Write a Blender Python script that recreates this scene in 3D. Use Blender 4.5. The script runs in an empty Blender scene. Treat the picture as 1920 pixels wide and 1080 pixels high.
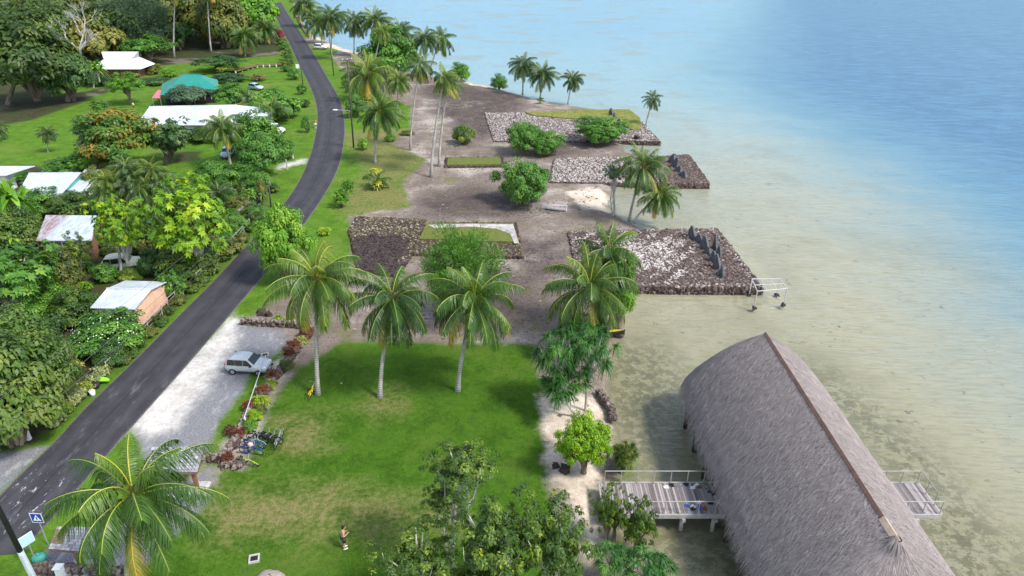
import bpy, math, random
import numpy as np
from mathutils import Vector, Matrix
rng = np.random.default_rng(11); random.seed(11)
SC = bpy.context.scene
COL = SC.collection
PI = math.pi
# ------------------------------------------------------------------ camera model
FP, TH, CH = 1300.0, math.radians(26.9), 32.0
CT, ST = math.cos(TH), math.sin(TH)
def ray(u, v):
    x = (u-960)/FP; up = -(v-540)/FP
    return np.array([x, CT+ST*up, -ST+CT*up])
def G(u, v, z=0.0):
    r = ray(u, v); t = (z-CH)/r[2]
    return np.array([r[0]*t, r[1]*t, z])
def onY(u, v, Y):
    r = ray(u, v); t = Y/r[1]
    return r[0]*t, CH+r[2]*t
def depth(p): return p[1]*CT-(p[2]-CH)*ST
def mpp(p): return depth(p)/FP          # metres per pixel
# ------------------------------------------------------------------ nodes / materials
def nd(nt, typ, ins=None, **at):
    n = nt.nodes.new(typ)
    for k, v in at.items(): setattr(n, k, v)
    for k, v in (ins or {}).items():
        s = n.inputs[k]
        if isinstance(v, bpy.types.NodeSocket): nt.links.new(v, s)
        else: s.default_value = v
    return n
def rgba(c): return (c[0], c[1], c[2], 1.0)
class T:
    def __init__(s, name):
        s.m = bpy.data.materials.new(name); s.m.use_nodes = True; s.nt = s.m.node_tree
        s.nt.nodes.clear(); s.out = s.nt.nodes.new('ShaderNodeOutputMaterial')
        s._pos = None
    def n(s, t, ins=None, **a): return nd(s.nt, t, ins, **a)
    def pos(s):
        if s._pos is None: s._pos = s.n('ShaderNodeNewGeometry').outputs['Position']
        return s._pos
    def obj(s): return s.n('ShaderNodeTexCoord').outputs['Object']
    def att(s, name): return s.n('ShaderNodeAttribute', attribute_name=name).outputs['Fac']
    def noise(s, scale, detail=4, rough=.55, vec=None, dist=0):
        return s.n('ShaderNodeTexNoise', {'Vector': vec or s.pos(), 'Scale': scale, 'Detail': detail, 'Roughness': rough, 'Distortion': dist}).outputs['Fac']
    def vor(s, scale, vec=None, out='Distance', rnd=1.0):
        return s.n('ShaderNodeTexVoronoi', {'Vector': vec or s.pos(), 'Scale': scale, 'Randomness': rnd}).outputs[out]
    def math(s, op, a, b=0.0, c=0.0, clamp=False): return s.n('ShaderNodeMath', {0: a, 1: b, 2: c}, operation=op, use_clamp=clamp).outputs[0]
    def ss(s, x, a, b, lo=0.0, hi=1.0): return s.n('ShaderNodeMapRange', {0: x, 1: a, 2: b, 3: lo, 4: hi}, interpolation_type='SMOOTHSTEP').outputs[0]
    def mix(s, f, a, b, mode='MIX'):
        n = s.n('ShaderNodeMix', data_type='RGBA', blend_type=mode)
        for i, v in ((0, f), (6, a), (7, b)):
            if isinstance(v, bpy.types.NodeSocket): s.nt.links.new(v, n.inputs[i])
            elif i == 0: n.inputs[0].default_value = v
            else: n.inputs[i].default_value = rgba(v)
        return n.outputs[2]
    def ramp(s, f, stops):
        n = s.n('ShaderNodeValToRGB', {0: f}); r = n.color_ramp
        while len(r.elements) < len(stops): r.elements.new(.5)
        for e, (p, c) in zip(r.elements, stops): e.position = p; e.color = rgba(c)
        return n.outputs[0]
    def mapv(s, vec, scale=(1, 1, 1), rot=(0, 0, 0)): return s.n('ShaderNodeMapping', {'Vector': vec, 'Scale': scale, 'Rotation': rot}).outputs[0]
    def bump(s, h, strength=.3, dist=.1): return s.n('ShaderNodeBump', {'Height': h, 'Strength': strength, 'Distance': dist}).outputs[0]
    def bsdf(s, color, rough=.8, bump=None, metal=0.0, spec=.3):
        ins = {'Base Color': color if isinstance(color, bpy.types.NodeSocket) else rgba(color), 'Roughness': rough, 'Metallic': metal, 'Specular IOR Level': spec}
        if bump is not None: ins['Normal'] = bump
        b = s.n('ShaderNodeBsdfPrincipled', ins)
        s.nt.links.new(b.outputs[0], s.out.inputs[0]); return s.m
def pm(name, c, rough=.7, var=.25, scale=3.0, metal=0.0, spec=.3, dirt=None, objspace=True):
    """plain material with uneven tone and grime"""
    t = T(name); v = t.obj() if objspace else t.pos()
    a = t.noise(scale, 5, .6, v); b = t.noise(scale*9, 3, .6, v)
    f = t.math('ADD', t.math('MULTIPLY', a, .6), t.math('MULTIPLY', b, .4))
    col = t.mix(t.ss(f, .3, .7), tuple(x*(1-var) for x in c), tuple(min(1, x*(1+var)) for x in c))
    if dirt: col = t.mix(t.ss(t.noise(scale*.6, 6, .7, v), .52, .72, 0, .7), col, dirt)
    return t.bsdf(col, rough, t.bump(b, .15, .02), metal, spec)
def leafm(name, stops, rough=.5, trans=.22, jit=.25):
    t = T(name)
    r = t.n('ShaderNodeObjectInfo').outputs['Random']
    f = t.math('ADD', t.att('var'), t.math('MULTIPLY', t.math('SUBTRACT', r, .5), jit))
    col = t.ramp(f, [(p_, tuple(min(.8, x*1.42) for x in q_)) for p_, q_ in stops])
    b = t.n('ShaderNodeBsdfPrincipled', {'Base Color': col, 'Roughness': rough, 'Specular IOR Level': .35})
    tr = t.n('ShaderNodeBsdfTranslucent', {'Color': t.mix(.5, col, (.3, .42, .02), 'MIX')})
    mx = t.n('ShaderNodeMixShader', {0: trans, 1: b.outputs[0], 2: tr.outputs[0]})
    t.nt.links.new(mx.outputs[0], t.out.inputs[0]); return t.m
# ------------------------------------------------------------------ mesh builder
def nrm(a): return a/np.maximum(np.linalg.norm(a, axis=-1, keepdims=True), 1e-9)
class M:
    def __init__(s): s.v = []; s.var = []; s.fi = []; s.fs = []; s.fm = []; s.k = 0
    def add(s, verts, faces, mi=0, var=.5):
        verts = np.asarray(verts, float).reshape(-1, 3)
        if isinstance(faces, np.ndarray):
            s.fi.append((faces+s.k).ravel()); s.fs.append(np.full(len(faces), faces.shape[1])); n = len(faces)
        else:
            s.fi.append(np.array([i+s.k for f in faces for i in f])); s.fs.append(np.array([len(f) for f in faces])); n = len(faces)
        s.fm.append(np.broadcast_to(mi, n)); s.v.append(verts)
        s.var.append(np.broadcast_to(var, len(verts)).astype(float)); s.k += len(verts); return s
    def box(s, c, size, rz=0, mi=0, var=.5, mat=None, taper=1.0):
        x, y, z = [q/2 for q in size]
        p = np.array([[-x, -y, -z], [x, -y, -z], [x, y, -z], [-x, y, -z], [-x*taper, -y*taper, z], [x*taper, -y*taper, z], [x*taper, y*taper, z], [-x*taper, y*taper, z]])
        if mat is not None: p = p @ np.array(mat).T
        if rz: ca, sa = math.cos(rz), math.sin(rz); p = np.stack([p[:, 0]*ca-p[:, 1]*sa, p[:, 0]*sa+p[:, 1]*ca, p[:, 2]], 1)
        return s.add(p+np.asarray(c, float), [(3, 2, 1, 0), (4, 5, 6, 7), (0, 1, 5, 4), (1, 2, 6, 5), (2, 3, 7, 6), (3, 0, 4, 7)], mi, var)
    def tube(s, pts, rad, n=6, mi=0, var=.5, caps=True):
        pts = np.asarray(pts, float); m = len(pts); rad = np.broadcast_to(rad, m)
        tg = np.gradient(pts, axis=0); tg = nrm(tg)
        ref = np.array([0, 0, 1.]) if abs(tg[:, 2]).mean() < .8 else np.array([1., 0, 0])
        a = nrm(np.cross(tg, ref)); b = np.cross(tg, a)
        an = np.arange(n)*2*PI/n
        vv = pts[:, None]+rad[:, None, None]*(np.cos(an)[None, :, None]*a[:, None]+np.sin(an)[None, :, None]*b[:, None])
        i = np.arange(m-1)[:, None]*n; j = np.arange(n)[None]; j2 = (j+1) % n
        q = np.stack([i+j, i+j2, i+n+j2, i+n+j], -1).reshape(-1, 4)
        s.add(vv.reshape(-1, 3), q, mi, np.repeat(np.broadcast_to(var, m), n) if np.ndim(var) else var)
        if caps:
            k = s.k-m*n
            s.fi.append(np.concatenate([np.arange(n)[::-1]+k, np.arange(n)+k+(m-1)*n])); s.fs.append(np.array([n, n])); s.fm.append(np.array([mi, mi]))
        return s
    def prism(s, poly, z0, z1, mi=0, var=.5):
        n = len(poly); p = [(a[0], a[1], z0) for a in poly]+[(a[0], a[1], z1) for a in poly]
        ar = sum(poly[i][0]*poly[(i+1) % n][1]-poly[(i+1) % n][0]*poly[i][1] for i in range(n))
        f = [tuple(range(n))[::-1], tuple(range(n, 2*n))]+[(i, (i+1) % n, n+(i+1) % n, n+i) for i in range(n)]
        if ar < 0: f = [q[::-1] for q in f]
        return s.add(p, f, mi, var)
    def slab(s, quad, th=.08, mi=0, var=.5):
        """thick sheet through any four corner points, thickness straight down"""
        q = [np.asarray(a, float) for a in quad]; n = len(q)
        p = q+[a-np.array([0, 0, th]) for a in q]
        return s.add(p, [tuple(range(n)), tuple(range(n, 2*n))[::-1]]+[(i, n+i, n+(i+1) % n, (i+1) % n) for i in range(n)], mi, var)
    def strips(s, base, d, nn, L, W, droop=0.0, prof=((0, .2), (.45, 1), (1, .06)), mi=0, var=.5):
        base = np.asarray(base, float); N = len(base); L = np.broadcast_to(L, N); W = np.broadcast_to(W, N); dr = np.broadcast_to(droop, N)
        side = nrm(np.cross(d, nn)); K = len(prof); vv = np.zeros((N, K, 2, 3))
        for k, (t, w) in enumerate(prof):
            c = base+d*(L*t)[:, None]; c[:, 2] -= dr*L*t*t
            o = side*(W*w*.5)[:, None]; vv[:, k, 0] = c-o; vv[:, k, 1] = c+o
        i = (np.arange(N)*2*K)[:, None]; k = np.arange(K-1)[None]*2
        q = np.stack([i+k, i+k+1, i+k+3, i+k+2], -1).reshape(-1, 4)
        return s.add(vv.reshape(-1, 3), q, mi, np.repeat(np.broadcast_to(var, N), 2*K))
    def rocks(s, c, size, var, flat=.6, mi=0):
        c = np.asarray(c, float); N = len(c); size = np.broadcast_to(size, N)
        cu = np.array([[-1, -1, -1], [1, -1, -1], [1, 1, -1], [-1, 1, -1], [-1, -1, 1], [1, -1, 1], [1, 1, 1], [-1, 1, 1]], float)
        p = cu[None]*(.5+.28*rng.uniform(-1, 1, (N, 8, 3))); p[:, 4:, :2] *= .72; p[..., 2] *= flat
        a = rng.uniform(0, 2*PI, N); ca, sa = np.cos(a)[:, None], np.sin(a)[:, None]
        x = p[..., 0]*ca-p[..., 1]*sa; y = p[..., 0]*sa+p[..., 1]*ca
        p = np.stack([x, y, p[..., 2]], -1)*size[:, None, None]+c[:, None]
        f = np.array([(3, 2, 1, 0), (4, 5, 6, 7), (0, 1, 5, 4), (1, 2, 6, 5), (2, 3, 7, 6), (3, 0, 4, 7)])
        q = (np.arange(N)*8)[:, None, None]+f[None]
        return s.add(p.reshape(-1, 3), q.reshape(-1, 4), mi, np.repeat(np.broadcast_to(var, N), 8))
    def ball(s, c, r, n=8, m=6, mi=0, var=.5):
        r = np.broadcast_to(np.asarray(r, float), 3); pts = []; f = []
        for i in range(m+1):
            a = PI*i/m-PI/2
            for j in range(n): b = 2*PI*j/n; pts.append((c[0]+r[0]*math.cos(a)*math.cos(b), c[1]+r[1]*math.cos(a)*math.sin(b), c[2]+r[2]*math.sin(a)))
        for i in range(m):
            for j in range(n): f.append((i*n+j, i*n+(j+1) % n, (i+1)*n+(j+1) % n, (i+1)*n+j))
        return s.add(pts, f, mi, var)
    def ring(s, c, R, r, axis='y', n=18, k=5, mi=0):
        a = np.linspace(0, 2*PI, n+1); z = np.zeros(n+1)
        P = {'y': np.stack([np.cos(a), z, np.sin(a)], 1), 'z': np.stack([np.cos(a), np.sin(a), z], 1), 'x': np.stack([z, np.cos(a), np.sin(a)], 1)}[axis]
        an = np.arange(k)*2*PI/k; ax = {'y': (0, 1, 0), 'z': (0, 0, 1), 'x': (1, 0, 0)}[axis]
        vv = np.array(c)+P[:-1, None]*(R+r*np.cos(an))[None, :, None]+np.array(ax)*(r*np.sin(an))[None, :, None]
        i = np.arange(n)[:, None]; j = np.arange(k)[None]
        q = np.stack([i*k+j, i*k+(j+1) % k, ((i+1) % n)*k+(j+1) % k, ((i+1) % n)*k+j], -1).reshape(-1, 4)
        return s.add(vv.reshape(-1, 3), q, mi)
    def mesh(s, name, mats, smooth=False):
        me = bpy.data.meshes.new(name); v = np.concatenate(s.v).astype(np.float32)
        me.vertices.add(len(v)); me.vertices.foreach_set('co', v.ravel())
        fi = np.concatenate(s.fi).astype(np.int32); fs = np.concatenate(s.fs).astype(np.int32)
        me.loops.add(len(fi)); me.loops.foreach_set('vertex_index', fi)
        me.polygons.add(len(fs)); st = np.concatenate([[0], np.cumsum(fs)[:-1]]).astype(np.int32)
        me.polygons.foreach_set('loop_start', st)
        me.polygons.foreach_set('material_index', np.concatenate(s.fm).astype(np.int32))
        me.polygons.foreach_set('use_smooth', np.full(len(fs), smooth))
        at = me.attributes.new('var', 'FLOAT', 'POINT'); at.data.foreach_set('value', np.concatenate(s.var).astype(np.float32))
        for m in (mats if isinstance(mats, (list, tuple)) else [mats]): me.materials.append(m)
        me.update(calc_edges=True); return me
    def build(s, name, mats, parent=None, smooth=False): return link(name, s.mesh(name, mats, smooth), parent)
def link(name, me, parent=None, loc=None, scale=None, rz=None, mats=None):
    o = bpy.data.objects.new(name, me); COL.objects.link(o)
    if parent: o.parent = parent
    if loc is not None: o.location = loc
    if scale is not None: o.scale = scale
    if rz is not None: o.rotation_euler = (0, 0, rz)
    if mats:
        for i, m in enumerate(mats):
            if m: o.material_slots[i].link = 'OBJECT'; o.material_slots[i].material = m
    return o
def tag(o, label, cat, group=None, kind=None):
    if label: o['label'] = label
    if cat: o['category'] = cat
    if group: o['group'] = group
    if kind: o['kind'] = kind
    return o
def thing(name, label, cat, loc=(0, 0, 0), rz=0, group=None):
    o = bpy.data.objects.new(name, None); COL.objects.link(o); o.empty_display_size = .2
    o.location = loc; o.rotation_euler = (0, 0, rz); return tag(o, label, cat, group)
def dup(root, loc, rz, label=None, group=None, scale=None, mats=None):
    """copy of a thing with copies of its parts; mats maps an old material to a new one"""
    r = root.copy(); COL.objects.link(r); r.location = loc; r.rotation_euler = (0, 0, rz)
    if scale: r.scale = (scale,)*3
    if label: r['label'] = label
    if group: r['group'] = group
    def kids(o, p):
        for ch in list(o.children):
            c = ch.copy(); COL.objects.link(c); c.parent = p
            if mats and c.type == 'MESH':
                for sl in c.material_slots:
                    if sl.material in mats: new = mats[sl.material]; sl.link = 'OBJECT'; sl.material = new
            kids(ch, c)
    kids(root, r); return r
def sdpoly(P, poly):
    """signed distance to a polygon, positive inside"""
    poly = np.asarray(poly, float)[:, :2]; n = len(poly); d = np.full(len(P), 1e18); ins = np.zeros(len(P), bool)
    for i in range(n):
        a, b = poly[i], poly[(i+1) % n]; e = b-a; w = P-a
        t = np.clip((w@e)/max(e@e, 1e-9), 0, 1); d = np.minimum(d, ((w-t[:, None]*e)**2).sum(1))
        c = ((a[1] > P[:, 1]) != (b[1] > P[:, 1]))
        with np.errstate(divide='ignore', invalid='ignore'): xi = a[0]+(P[:, 1]-a[1])*e[0]/(e[1] if e[1] else 1e-9)
        ins ^= c & (P[:, 0] < xi)
    return np.where(ins, 1, -1)*np.sqrt(d)
# ------------------------------------------------------------------ world, sun, camera
w = bpy.data.worlds.new('World'); SC.world = w; w.use_nodes = True
SUND = Vector((.62, -.36, .86)).normalized()
sky = nd(w.node_tree, 'ShaderNodeTexSky', sky_type='NISHITA', sun_disc=False)
sky.sun_elevation = math.asin(SUND.z); sky.sun_rotation = math.atan2(SUND.x, SUND.y)
bg = w.node_tree.nodes['Background']; bg.inputs[1].default_value = .145; sky.dust_density = .6; sky.ozone_density = 1.3
hs = nd(w.node_tree, 'ShaderNodeHueSaturation', {'Saturation': .62, 'Color': sky.outputs[0]})
w.node_tree.links.new(hs.outputs[0], bg.inputs[0])
sl = bpy.data.lights.new('sun', 'SUN'); sl.energy = 2.1; sl.angle = math.radians(10); sl.color = (1, .95, .86)
so = bpy.data.objects.new('sun', sl); COL.objects.link(so); so.rotation_euler = SUND.to_track_quat('Z', 'Y').to_euler()
cd = bpy.data.cameras.new('camera'); cam = bpy.data.objects.new('camera', cd); COL.objects.link(cam)
cd.sensor_width = 36; cd.lens = FP/1920*36; cd.clip_end = 12000; cam.location = (0, 0, CH); cam.rotation_euler = (PI/2-TH, 0, 0)
SC.camera = cam
SC.view_settings.view_transform = 'Standard'; SC.view_settings.look = 'None'; SC.view_settings.exposure = 1.15
SC.cycles.max_bounces = 6; SC.cycles.transparent_max_bounces = 8; SC.cycles.caustics_reflective = False; SC.cycles.caustics_refractive = False
# ------------------------------------------------------------------ ground and seabed: one sheet
WZ = -.4
RL = [(500, -14), (504, 0), (509, 15), (517, 32), (528, 55), (540, 77), (562, 125), (580, 160), (591, 187), (595, 212), (594, 235), (588, 268), (578, 300), (563, 335), (540, 372), (510, 405), (480, 440), (435, 488), (390, 537), (335, 590), (270, 657), (207, 718), (160, 762), (120, 807), (95, 835), (45, 880), (0, 927), (-60, 985), (-130, 1050)]
RR = [(519, -14), (525, 0), (532, 13), (555, 47), (572, 74), (590, 102), (617, 150), (636, 180), (645, 212), (648, 240), (645, 270), (640, 302), (630, 327), (619, 350), (605, 372), (582, 405), (558, 440), (530, 475), (499, 512), (475, 540), (430, 592), (360, 675), (318, 722), (250, 797), (235, 813), (177, 882), (142, 922), (75, 1000), (45, 1030), (5, 1075), (-45, 1135)]
coast = [(548, -18), (556, 8), (566, 40), (588, 66), (640, 90), (690, 103), (740, 122), (790, 140), (830, 148), (872, 153), (940, 168), (1000, 186), (1060, 197), (1130, 207), (1178, 214), (1195, 258), (1162, 264), (1170, 285), (1230, 300), (1245, 340), (1150, 350), (1138, 392), (1165, 410), (1198, 428), (1240, 440), (1230, 530), (1178, 538), (1166, 600), (1162, 635), (1150, 660), (1143, 700), (1132, 745), (1152, 790), (1150, 830), (1196, 868), (1190, 893), (1140, 905), (1125, 960), (1135, 1010), (1200, 1050), (1262, 1085)]
cw = [G(u, v, WZ)[:2] for u, v in coast]
cpoly = np.array([(-230, 900), (-160, 620)]+cw+[(9, 10), (10, -90), (-900, -90), (-900, 900)])
zones = dict(
 lawn=[[(560, 690), (640, 640), (700, 646), (780, 640), (850, 643), (930, 640), (1000, 645), (1012, 700), (1022, 745), (1015, 800), (1027, 850), (1033, 925), (1062, 975), (1085, 1040), (1100, 1130), (250, 1160), (320, 1010), (385, 905), (440, 880), (487, 790), (510, 745)], [(997, 432), (1030, 432), (1032, 447), (1000, 447)], [(880, 630), (990, 640), (1030, 665), (900, 670)]],
 dirt=[[(640, 92), (700, 105), (880, 150), (1180, 205), (1320, 260), (1260, 360), (1240, 440), (1240, 545), (1178, 640), (1150, 700), (1000, 646), (640, 641), (565, 690), (470, 600), (480, 580), (560, 545), (660, 525), (655, 405), (770, 388), (755, 340), (800, 300), (730, 268), (770, 245), (770, 200), (700, 170), (650, 140), (620, 105)],
   [(1000, 645), (1150, 660), (1170, 760), (1160, 900), (1130, 980), (1200, 1050), (1240, 1130), (1105, 1130), (1085, 1040), (1030, 925), (1020, 850), (1012, 800), (1020, 745)],
   [(520, 740), (560, 690), (640, 640), (590, 610), (470, 760), (400, 860), (460, 880), (490, 790)], [(320, 940), (380, 870), (410, 870), (400, 900), (380, 930)], [(590, 60), (560, 80), (600, 90), (640, 90)]],
 sand=[[(1060, 360), (1110, 350), (1150, 365), (1142, 395), (1095, 392)], [(1010, 740), (1050, 735), (1120, 745), (1155, 800), (1150, 830), (1120, 905), (1125, 960), (1085, 980), (1060, 930), (1025, 880), (1022, 830)], [(1090, 980), (1120, 960), (1130, 1030), (1105, 1060)], [(690, 98), (880, 147), (1180, 203), (1180, 210), (880, 158), (700, 108)], [(580, 60), (690, 100), (680, 108), (590, 80)], [(495, 690), (560, 655), (540, 700), (505, 730)]],
 gravel=[[(437, 600), (470, 612), (530, 618), (540, 640), (512, 668), (470, 700), (452, 740), (415, 785), (392, 835), (385, 862), (285, 880), (262, 850), (250, 797), (360, 675)], [(-30, 855), (93, 836), (45, 882), (-40, 960)], [(95, 1020), (320, 940), (400, 870), (390, 940), (260, 1075), (60, 1090)], [(560, 0), (548, 0), (556, 25), (566, 45), (578, 45)]],
 white=[[(432, 592), (447, 600), (438, 645), (414, 690), (370, 745), (325, 803), (280, 822), (245, 797), (360, 673)], [(530, 307), (575, 297), (572, 305), (520, 318)]],
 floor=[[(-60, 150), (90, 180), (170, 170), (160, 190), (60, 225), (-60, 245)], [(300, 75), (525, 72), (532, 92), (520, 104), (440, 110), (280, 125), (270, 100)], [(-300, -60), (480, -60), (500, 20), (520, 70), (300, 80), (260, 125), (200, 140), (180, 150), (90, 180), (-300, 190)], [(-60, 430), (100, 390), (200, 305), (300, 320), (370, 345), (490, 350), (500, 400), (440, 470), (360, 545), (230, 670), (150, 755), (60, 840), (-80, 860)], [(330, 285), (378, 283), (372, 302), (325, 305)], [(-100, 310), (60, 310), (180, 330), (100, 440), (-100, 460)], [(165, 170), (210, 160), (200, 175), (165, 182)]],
 dry=[[(380, 930), (600, 915), (840, 945), (850, 985), (560, 1000), (400, 1010)], [(640, 250), (760, 240), (800, 300), (760, 345), (790, 395), (650, 405), (640, 375), (690, 320)], [(830, 297), (900, 295), (900, 312), (830, 312)], [(520, 790), (600, 780), (600, 840), (530, 845)], [(690, 760), (730, 735), (740, 760), (715, 775)]],
 dark=[[(780, 150), (880, 160), (980, 185), (960, 240), (900, 260), (820, 215)], [(770, 375), (880, 350), (1010, 370), (1050, 400), (960, 410), (800, 402)], [(960, 450), (1060, 450), (1060, 530), (980, 530)], [(980, 270), (1100, 260), (1150, 275), (1000, 300)], [(820, 520), (1000, 510), (1010, 600), (830, 610)], [(290, 108), (440, 90), (450, 100), (300, 125)]],  # leaf litter blobs, with the shade beside trees painted in
 reef=[[(1480, 660), (1560, 690), (1700, 790), (1800, 900), (1900, 1000), (1900, 1100), (1800, 1100), (1740, 950), (1640, 800), (1520, 700)], [(1150, 640), (1230, 640), (1290, 700), (1250, 740), (1230, 830), (1200, 870), (1155, 800), (1140, 740)], [(1200, 990), (1380, 990), (1420, 1090), (1250, 1090)]],
 deep=[[(1420, -62), (1340, 40), (1280, 112), (1330, 160), (1420, 205), (1500, 245), (1640, 325), (1760, 425), (1850, 505), (1940, 590), (2400, 900), (3400, 800), (3600, -62)]],
)
def axis(segs):
    out = []
    for a, b, st in segs: out += list(np.arange(a, b, st))
    return np.array(out+[segs[-1][1]])
xs = axis([(-1500, -300, 100), (-300, -120, 6), (-120, -60, 1.5), (-60, 32, .55), (32, 80, 1.5), (80, 300, 10), (300, 2500, 150)])
ys = axis([(-80, 14, 8), (14, 86, .55), (86, 170, 1.1), (170, 460, 5), (460, 1000, 40), (1000, 5000, 400)])
XX, YY = np.meshgrid(xs, ys); P2 = np.stack([XX.ravel(), YY.ravel()], 1)
sea = sdpoly(P2, cpoly)
def zpoly(name): return [[G(u, max(v, -85), 0)[:2] for u, v in p] for p in zones[name]]
att = {'sea': sea}
for k in zones: att[k] = np.clip(np.max([sdpoly(P2, p) for p in zpoly(k)], 0), -60, 60)
hill = np.clip((P2[:, 1]-215)/160, 0, 1)*np.clip((-105-.12*(P2[:, 1]-215)-P2[:, 0])/60, 0, 1)*22
gz = np.interp(sea, [-80, -25, -6, 0, 1.6], [-1.9, -1.4, -.85, -.44, 0])-np.clip((att['deep']+20)/80, 0, 1)*3*(sea < -5)+hill
for _pl in ([(1066, 433), (1345, 427), (1430, 538), (1182, 536), (1085, 520)], [(1040, 296), (1292, 289), (1330, 343), (1030, 340)], [(909, 211), (1180, 206), (1238, 264), (926, 264)]):
    _s = sdpoly(P2, [G(u, v, .3)[:2] for u, v in _pl]); gz = np.where(_s > -2.5, np.maximum(gz, np.interp(_s, [-2.5, -.6], [-1.0, -.6])), gz)
gm = M(); nx, ny = len(xs), len(ys)
ii = (np.arange(ny-1)[:, None]*nx+np.arange(nx-1)[None]).ravel()
gm.add(np.stack([P2[:, 0], P2[:, 1], gz], 1), np.stack([ii, ii+1, ii+nx+1, ii+nx], 1))
t = T('ground'); P = t.pos()
n1 = t.noise(.09, 5, .6); n2 = t.noise(.45, 5, .65); n3 = t.noise(2.6, 4, .65); n4 = t.noise(11, 3, .6)
def zm(name, amp=1.6, soft=.35, nz=None):
    a = t.math('ADD', t.att(name), t.math('MULTIPLY', t.math('SUBTRACT', t.math('ADD', t.math('MULTIPLY', nz or n2, .65), t.math('MULTIPLY', n3, .35)), .5), amp*2))
    return t.ss(a, -soft, soft)
mot = t.math('ADD', t.math('MULTIPLY', n2, .45), t.math('ADD', t.math('MULTIPLY', n3, .3), t.math('MULTIPLY', n4, .25)))
meadow = t.mix(t.ss(mot, .36, .64), (.050, .115, .010), (.115, .22, .02))
meadow = t.mix(t.ss(n1, .5, .72, 0, .55), meadow, (.17, .18, .05))
lawn = t.mix(t.ss(mot, .36, .62), (.027, .074, .005), (.070, .152, .011))
lawn = t.mix(t.ss(n2, .52, .7, 0, .55), lawn, (.022, .062, .010))
lawn = t.mix(t.ss(t.noise(.13, 6, .7), .5, .62, 0, .45), lawn, (.095, .14, .022))
lawn = t.mix(t.ss(t.noise(9, 2, .6), .62, .74, 0, .5), lawn, (.15, .17, .06))
lawn = t.mix(t.ss(t.noise(6, 2, .5), .66, .72, 0, .5), lawn, (.02, .05, .008))
c = t.mix(zm('lawn', 1.9, .4), meadow, lawn)
c = t.mix(t.math('MULTIPLY', zm('dry', 4, 2.2), t.ss(mot, .34, .58, .2, .88)), c, t.mix(t.ss(n3, .4, .6), (.15, .145, .045), (.22, .18, .085)))
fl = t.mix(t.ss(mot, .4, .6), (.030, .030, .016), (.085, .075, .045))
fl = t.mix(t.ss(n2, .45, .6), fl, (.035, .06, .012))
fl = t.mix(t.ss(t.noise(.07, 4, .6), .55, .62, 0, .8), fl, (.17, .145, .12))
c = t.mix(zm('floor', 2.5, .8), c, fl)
dirt = t.mix(t.ss(mot, .38, .6), (.185, .146, .126), (.39, .325, .28))
dirt = t.mix(t.ss(n1, .44, .6, .55, 0), dirt, (.125, .098, .08))
dirt = t.mix(t.ss(n1, .52, .68, 0, .8), dirt, (.50, .445, .40))
litter = t.math('ADD', t.math('MULTIPLY', n3, .5), t.math('MULTIPLY', n4, .5))
dirt = t.mix(t.ss(litter, .515, .57, 0, .85), dirt, (.085, .064, .056))
dirt = t.mix(t.ss(t.vor(1.7), .0, .16, .8, 0), dirt, (.07, .055, .048))
dirt = t.mix(t.math('MULTIPLY', t.ss(t.noise(.25, 5, .65), .53, .66), t.ss(t.noise(1.6, 4, .7), .42, .58)), dirt, (.15, .15, .05))
dirt = t.mix(t.math('MULTIPLY', zm('dark', 5, 3), t.ss(mot, .4, .55, .45, .95)), dirt, (.068, .052, .05))  # darkens bare ground for litter and painted tree shade
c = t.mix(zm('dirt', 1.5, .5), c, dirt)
sand = t.mix(t.ss(mot, .4, .62), (.44, .36, .28), (.66, .58, .48))
sand = t.mix(t.ss(t.noise(5, 2, .5), .66, .72, 0, .7), sand, (.12, .09, .07))
c = t.mix(zm('sand', 1.1, .5), c, sand)
sp = t.vor(9); st2 = t.noise(1.3, 4, .7, t.mapv(P, (1, .45, 1), (0, 0, .8)))
grav = t.mix(t.ss(t.math('ADD', n4, t.math('MULTIPLY', sp, .4)), .4, .8), (.10, .10, .11), (.225, .225, .24))
grav = t.mix(t.ss(st2, .52, .68, 0, .55), grav, (.42, .41, .40))
c = t.mix(zm('gravel', .6, .4), c, grav)
wh = t.mix(t.ss(mot, .38, .6), (.42, .39, .355), (.66, .625, .585))
c = t.mix(t.math('MULTIPLY', zm('white', 1.3, 1.1), t.ss(st2, .3, .46, .6, 1)), c, wh)
# seabed
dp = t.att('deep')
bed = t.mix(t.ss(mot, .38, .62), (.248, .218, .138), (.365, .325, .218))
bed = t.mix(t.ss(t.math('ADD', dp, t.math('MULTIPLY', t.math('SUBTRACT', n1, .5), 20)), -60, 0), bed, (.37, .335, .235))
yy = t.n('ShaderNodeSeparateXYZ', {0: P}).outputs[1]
bed = t.mix(t.ss(t.math('ADD', yy, t.math('MULTIPLY', n1, 40)), 85, 215), bed, (.23, .355, .40))  # far bed painted blue by distance, standing in for sky reflection
bed = t.mix(t.ss(t.math('ADD', yy, t.math('MULTIPLY', n1, 60)), 190, 350), bed, (.16, .31, .43))  # stronger painted sky blue farther out
rip = t.noise(2.0, 4, .72, t.mapv(P, (.28, 2.0, 1), (0, 0, .08)))  # ripple light of the water surface, painted into the bed colour
bed = t.mix(t.ss(rip, .47, .60, 0, .34), bed, (.19, .165, .105))
bed = t.mix(t.ss(t.noise(.06, 4, .6), .5, .66, 0, .5), bed, (.235, .21, .13))
spot = t.math('MULTIPLY', t.ss(t.noise(1.1, 5, .75), .60, .66), t.ss(t.noise(.22, 3, .6), .42, .6, .1, 1))
reefm = t.math('MULTIPLY', zm('reef', 2.2, 4.0, n1), t.ss(t.noise(1.3, 6, .8), .45, .53))
bed = t.mix(t.math('MAXIMUM', t.math('MULTIPLY', spot, .75), t.math('MULTIPLY', reefm, .92)), bed, (.040, .040, .026))
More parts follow.
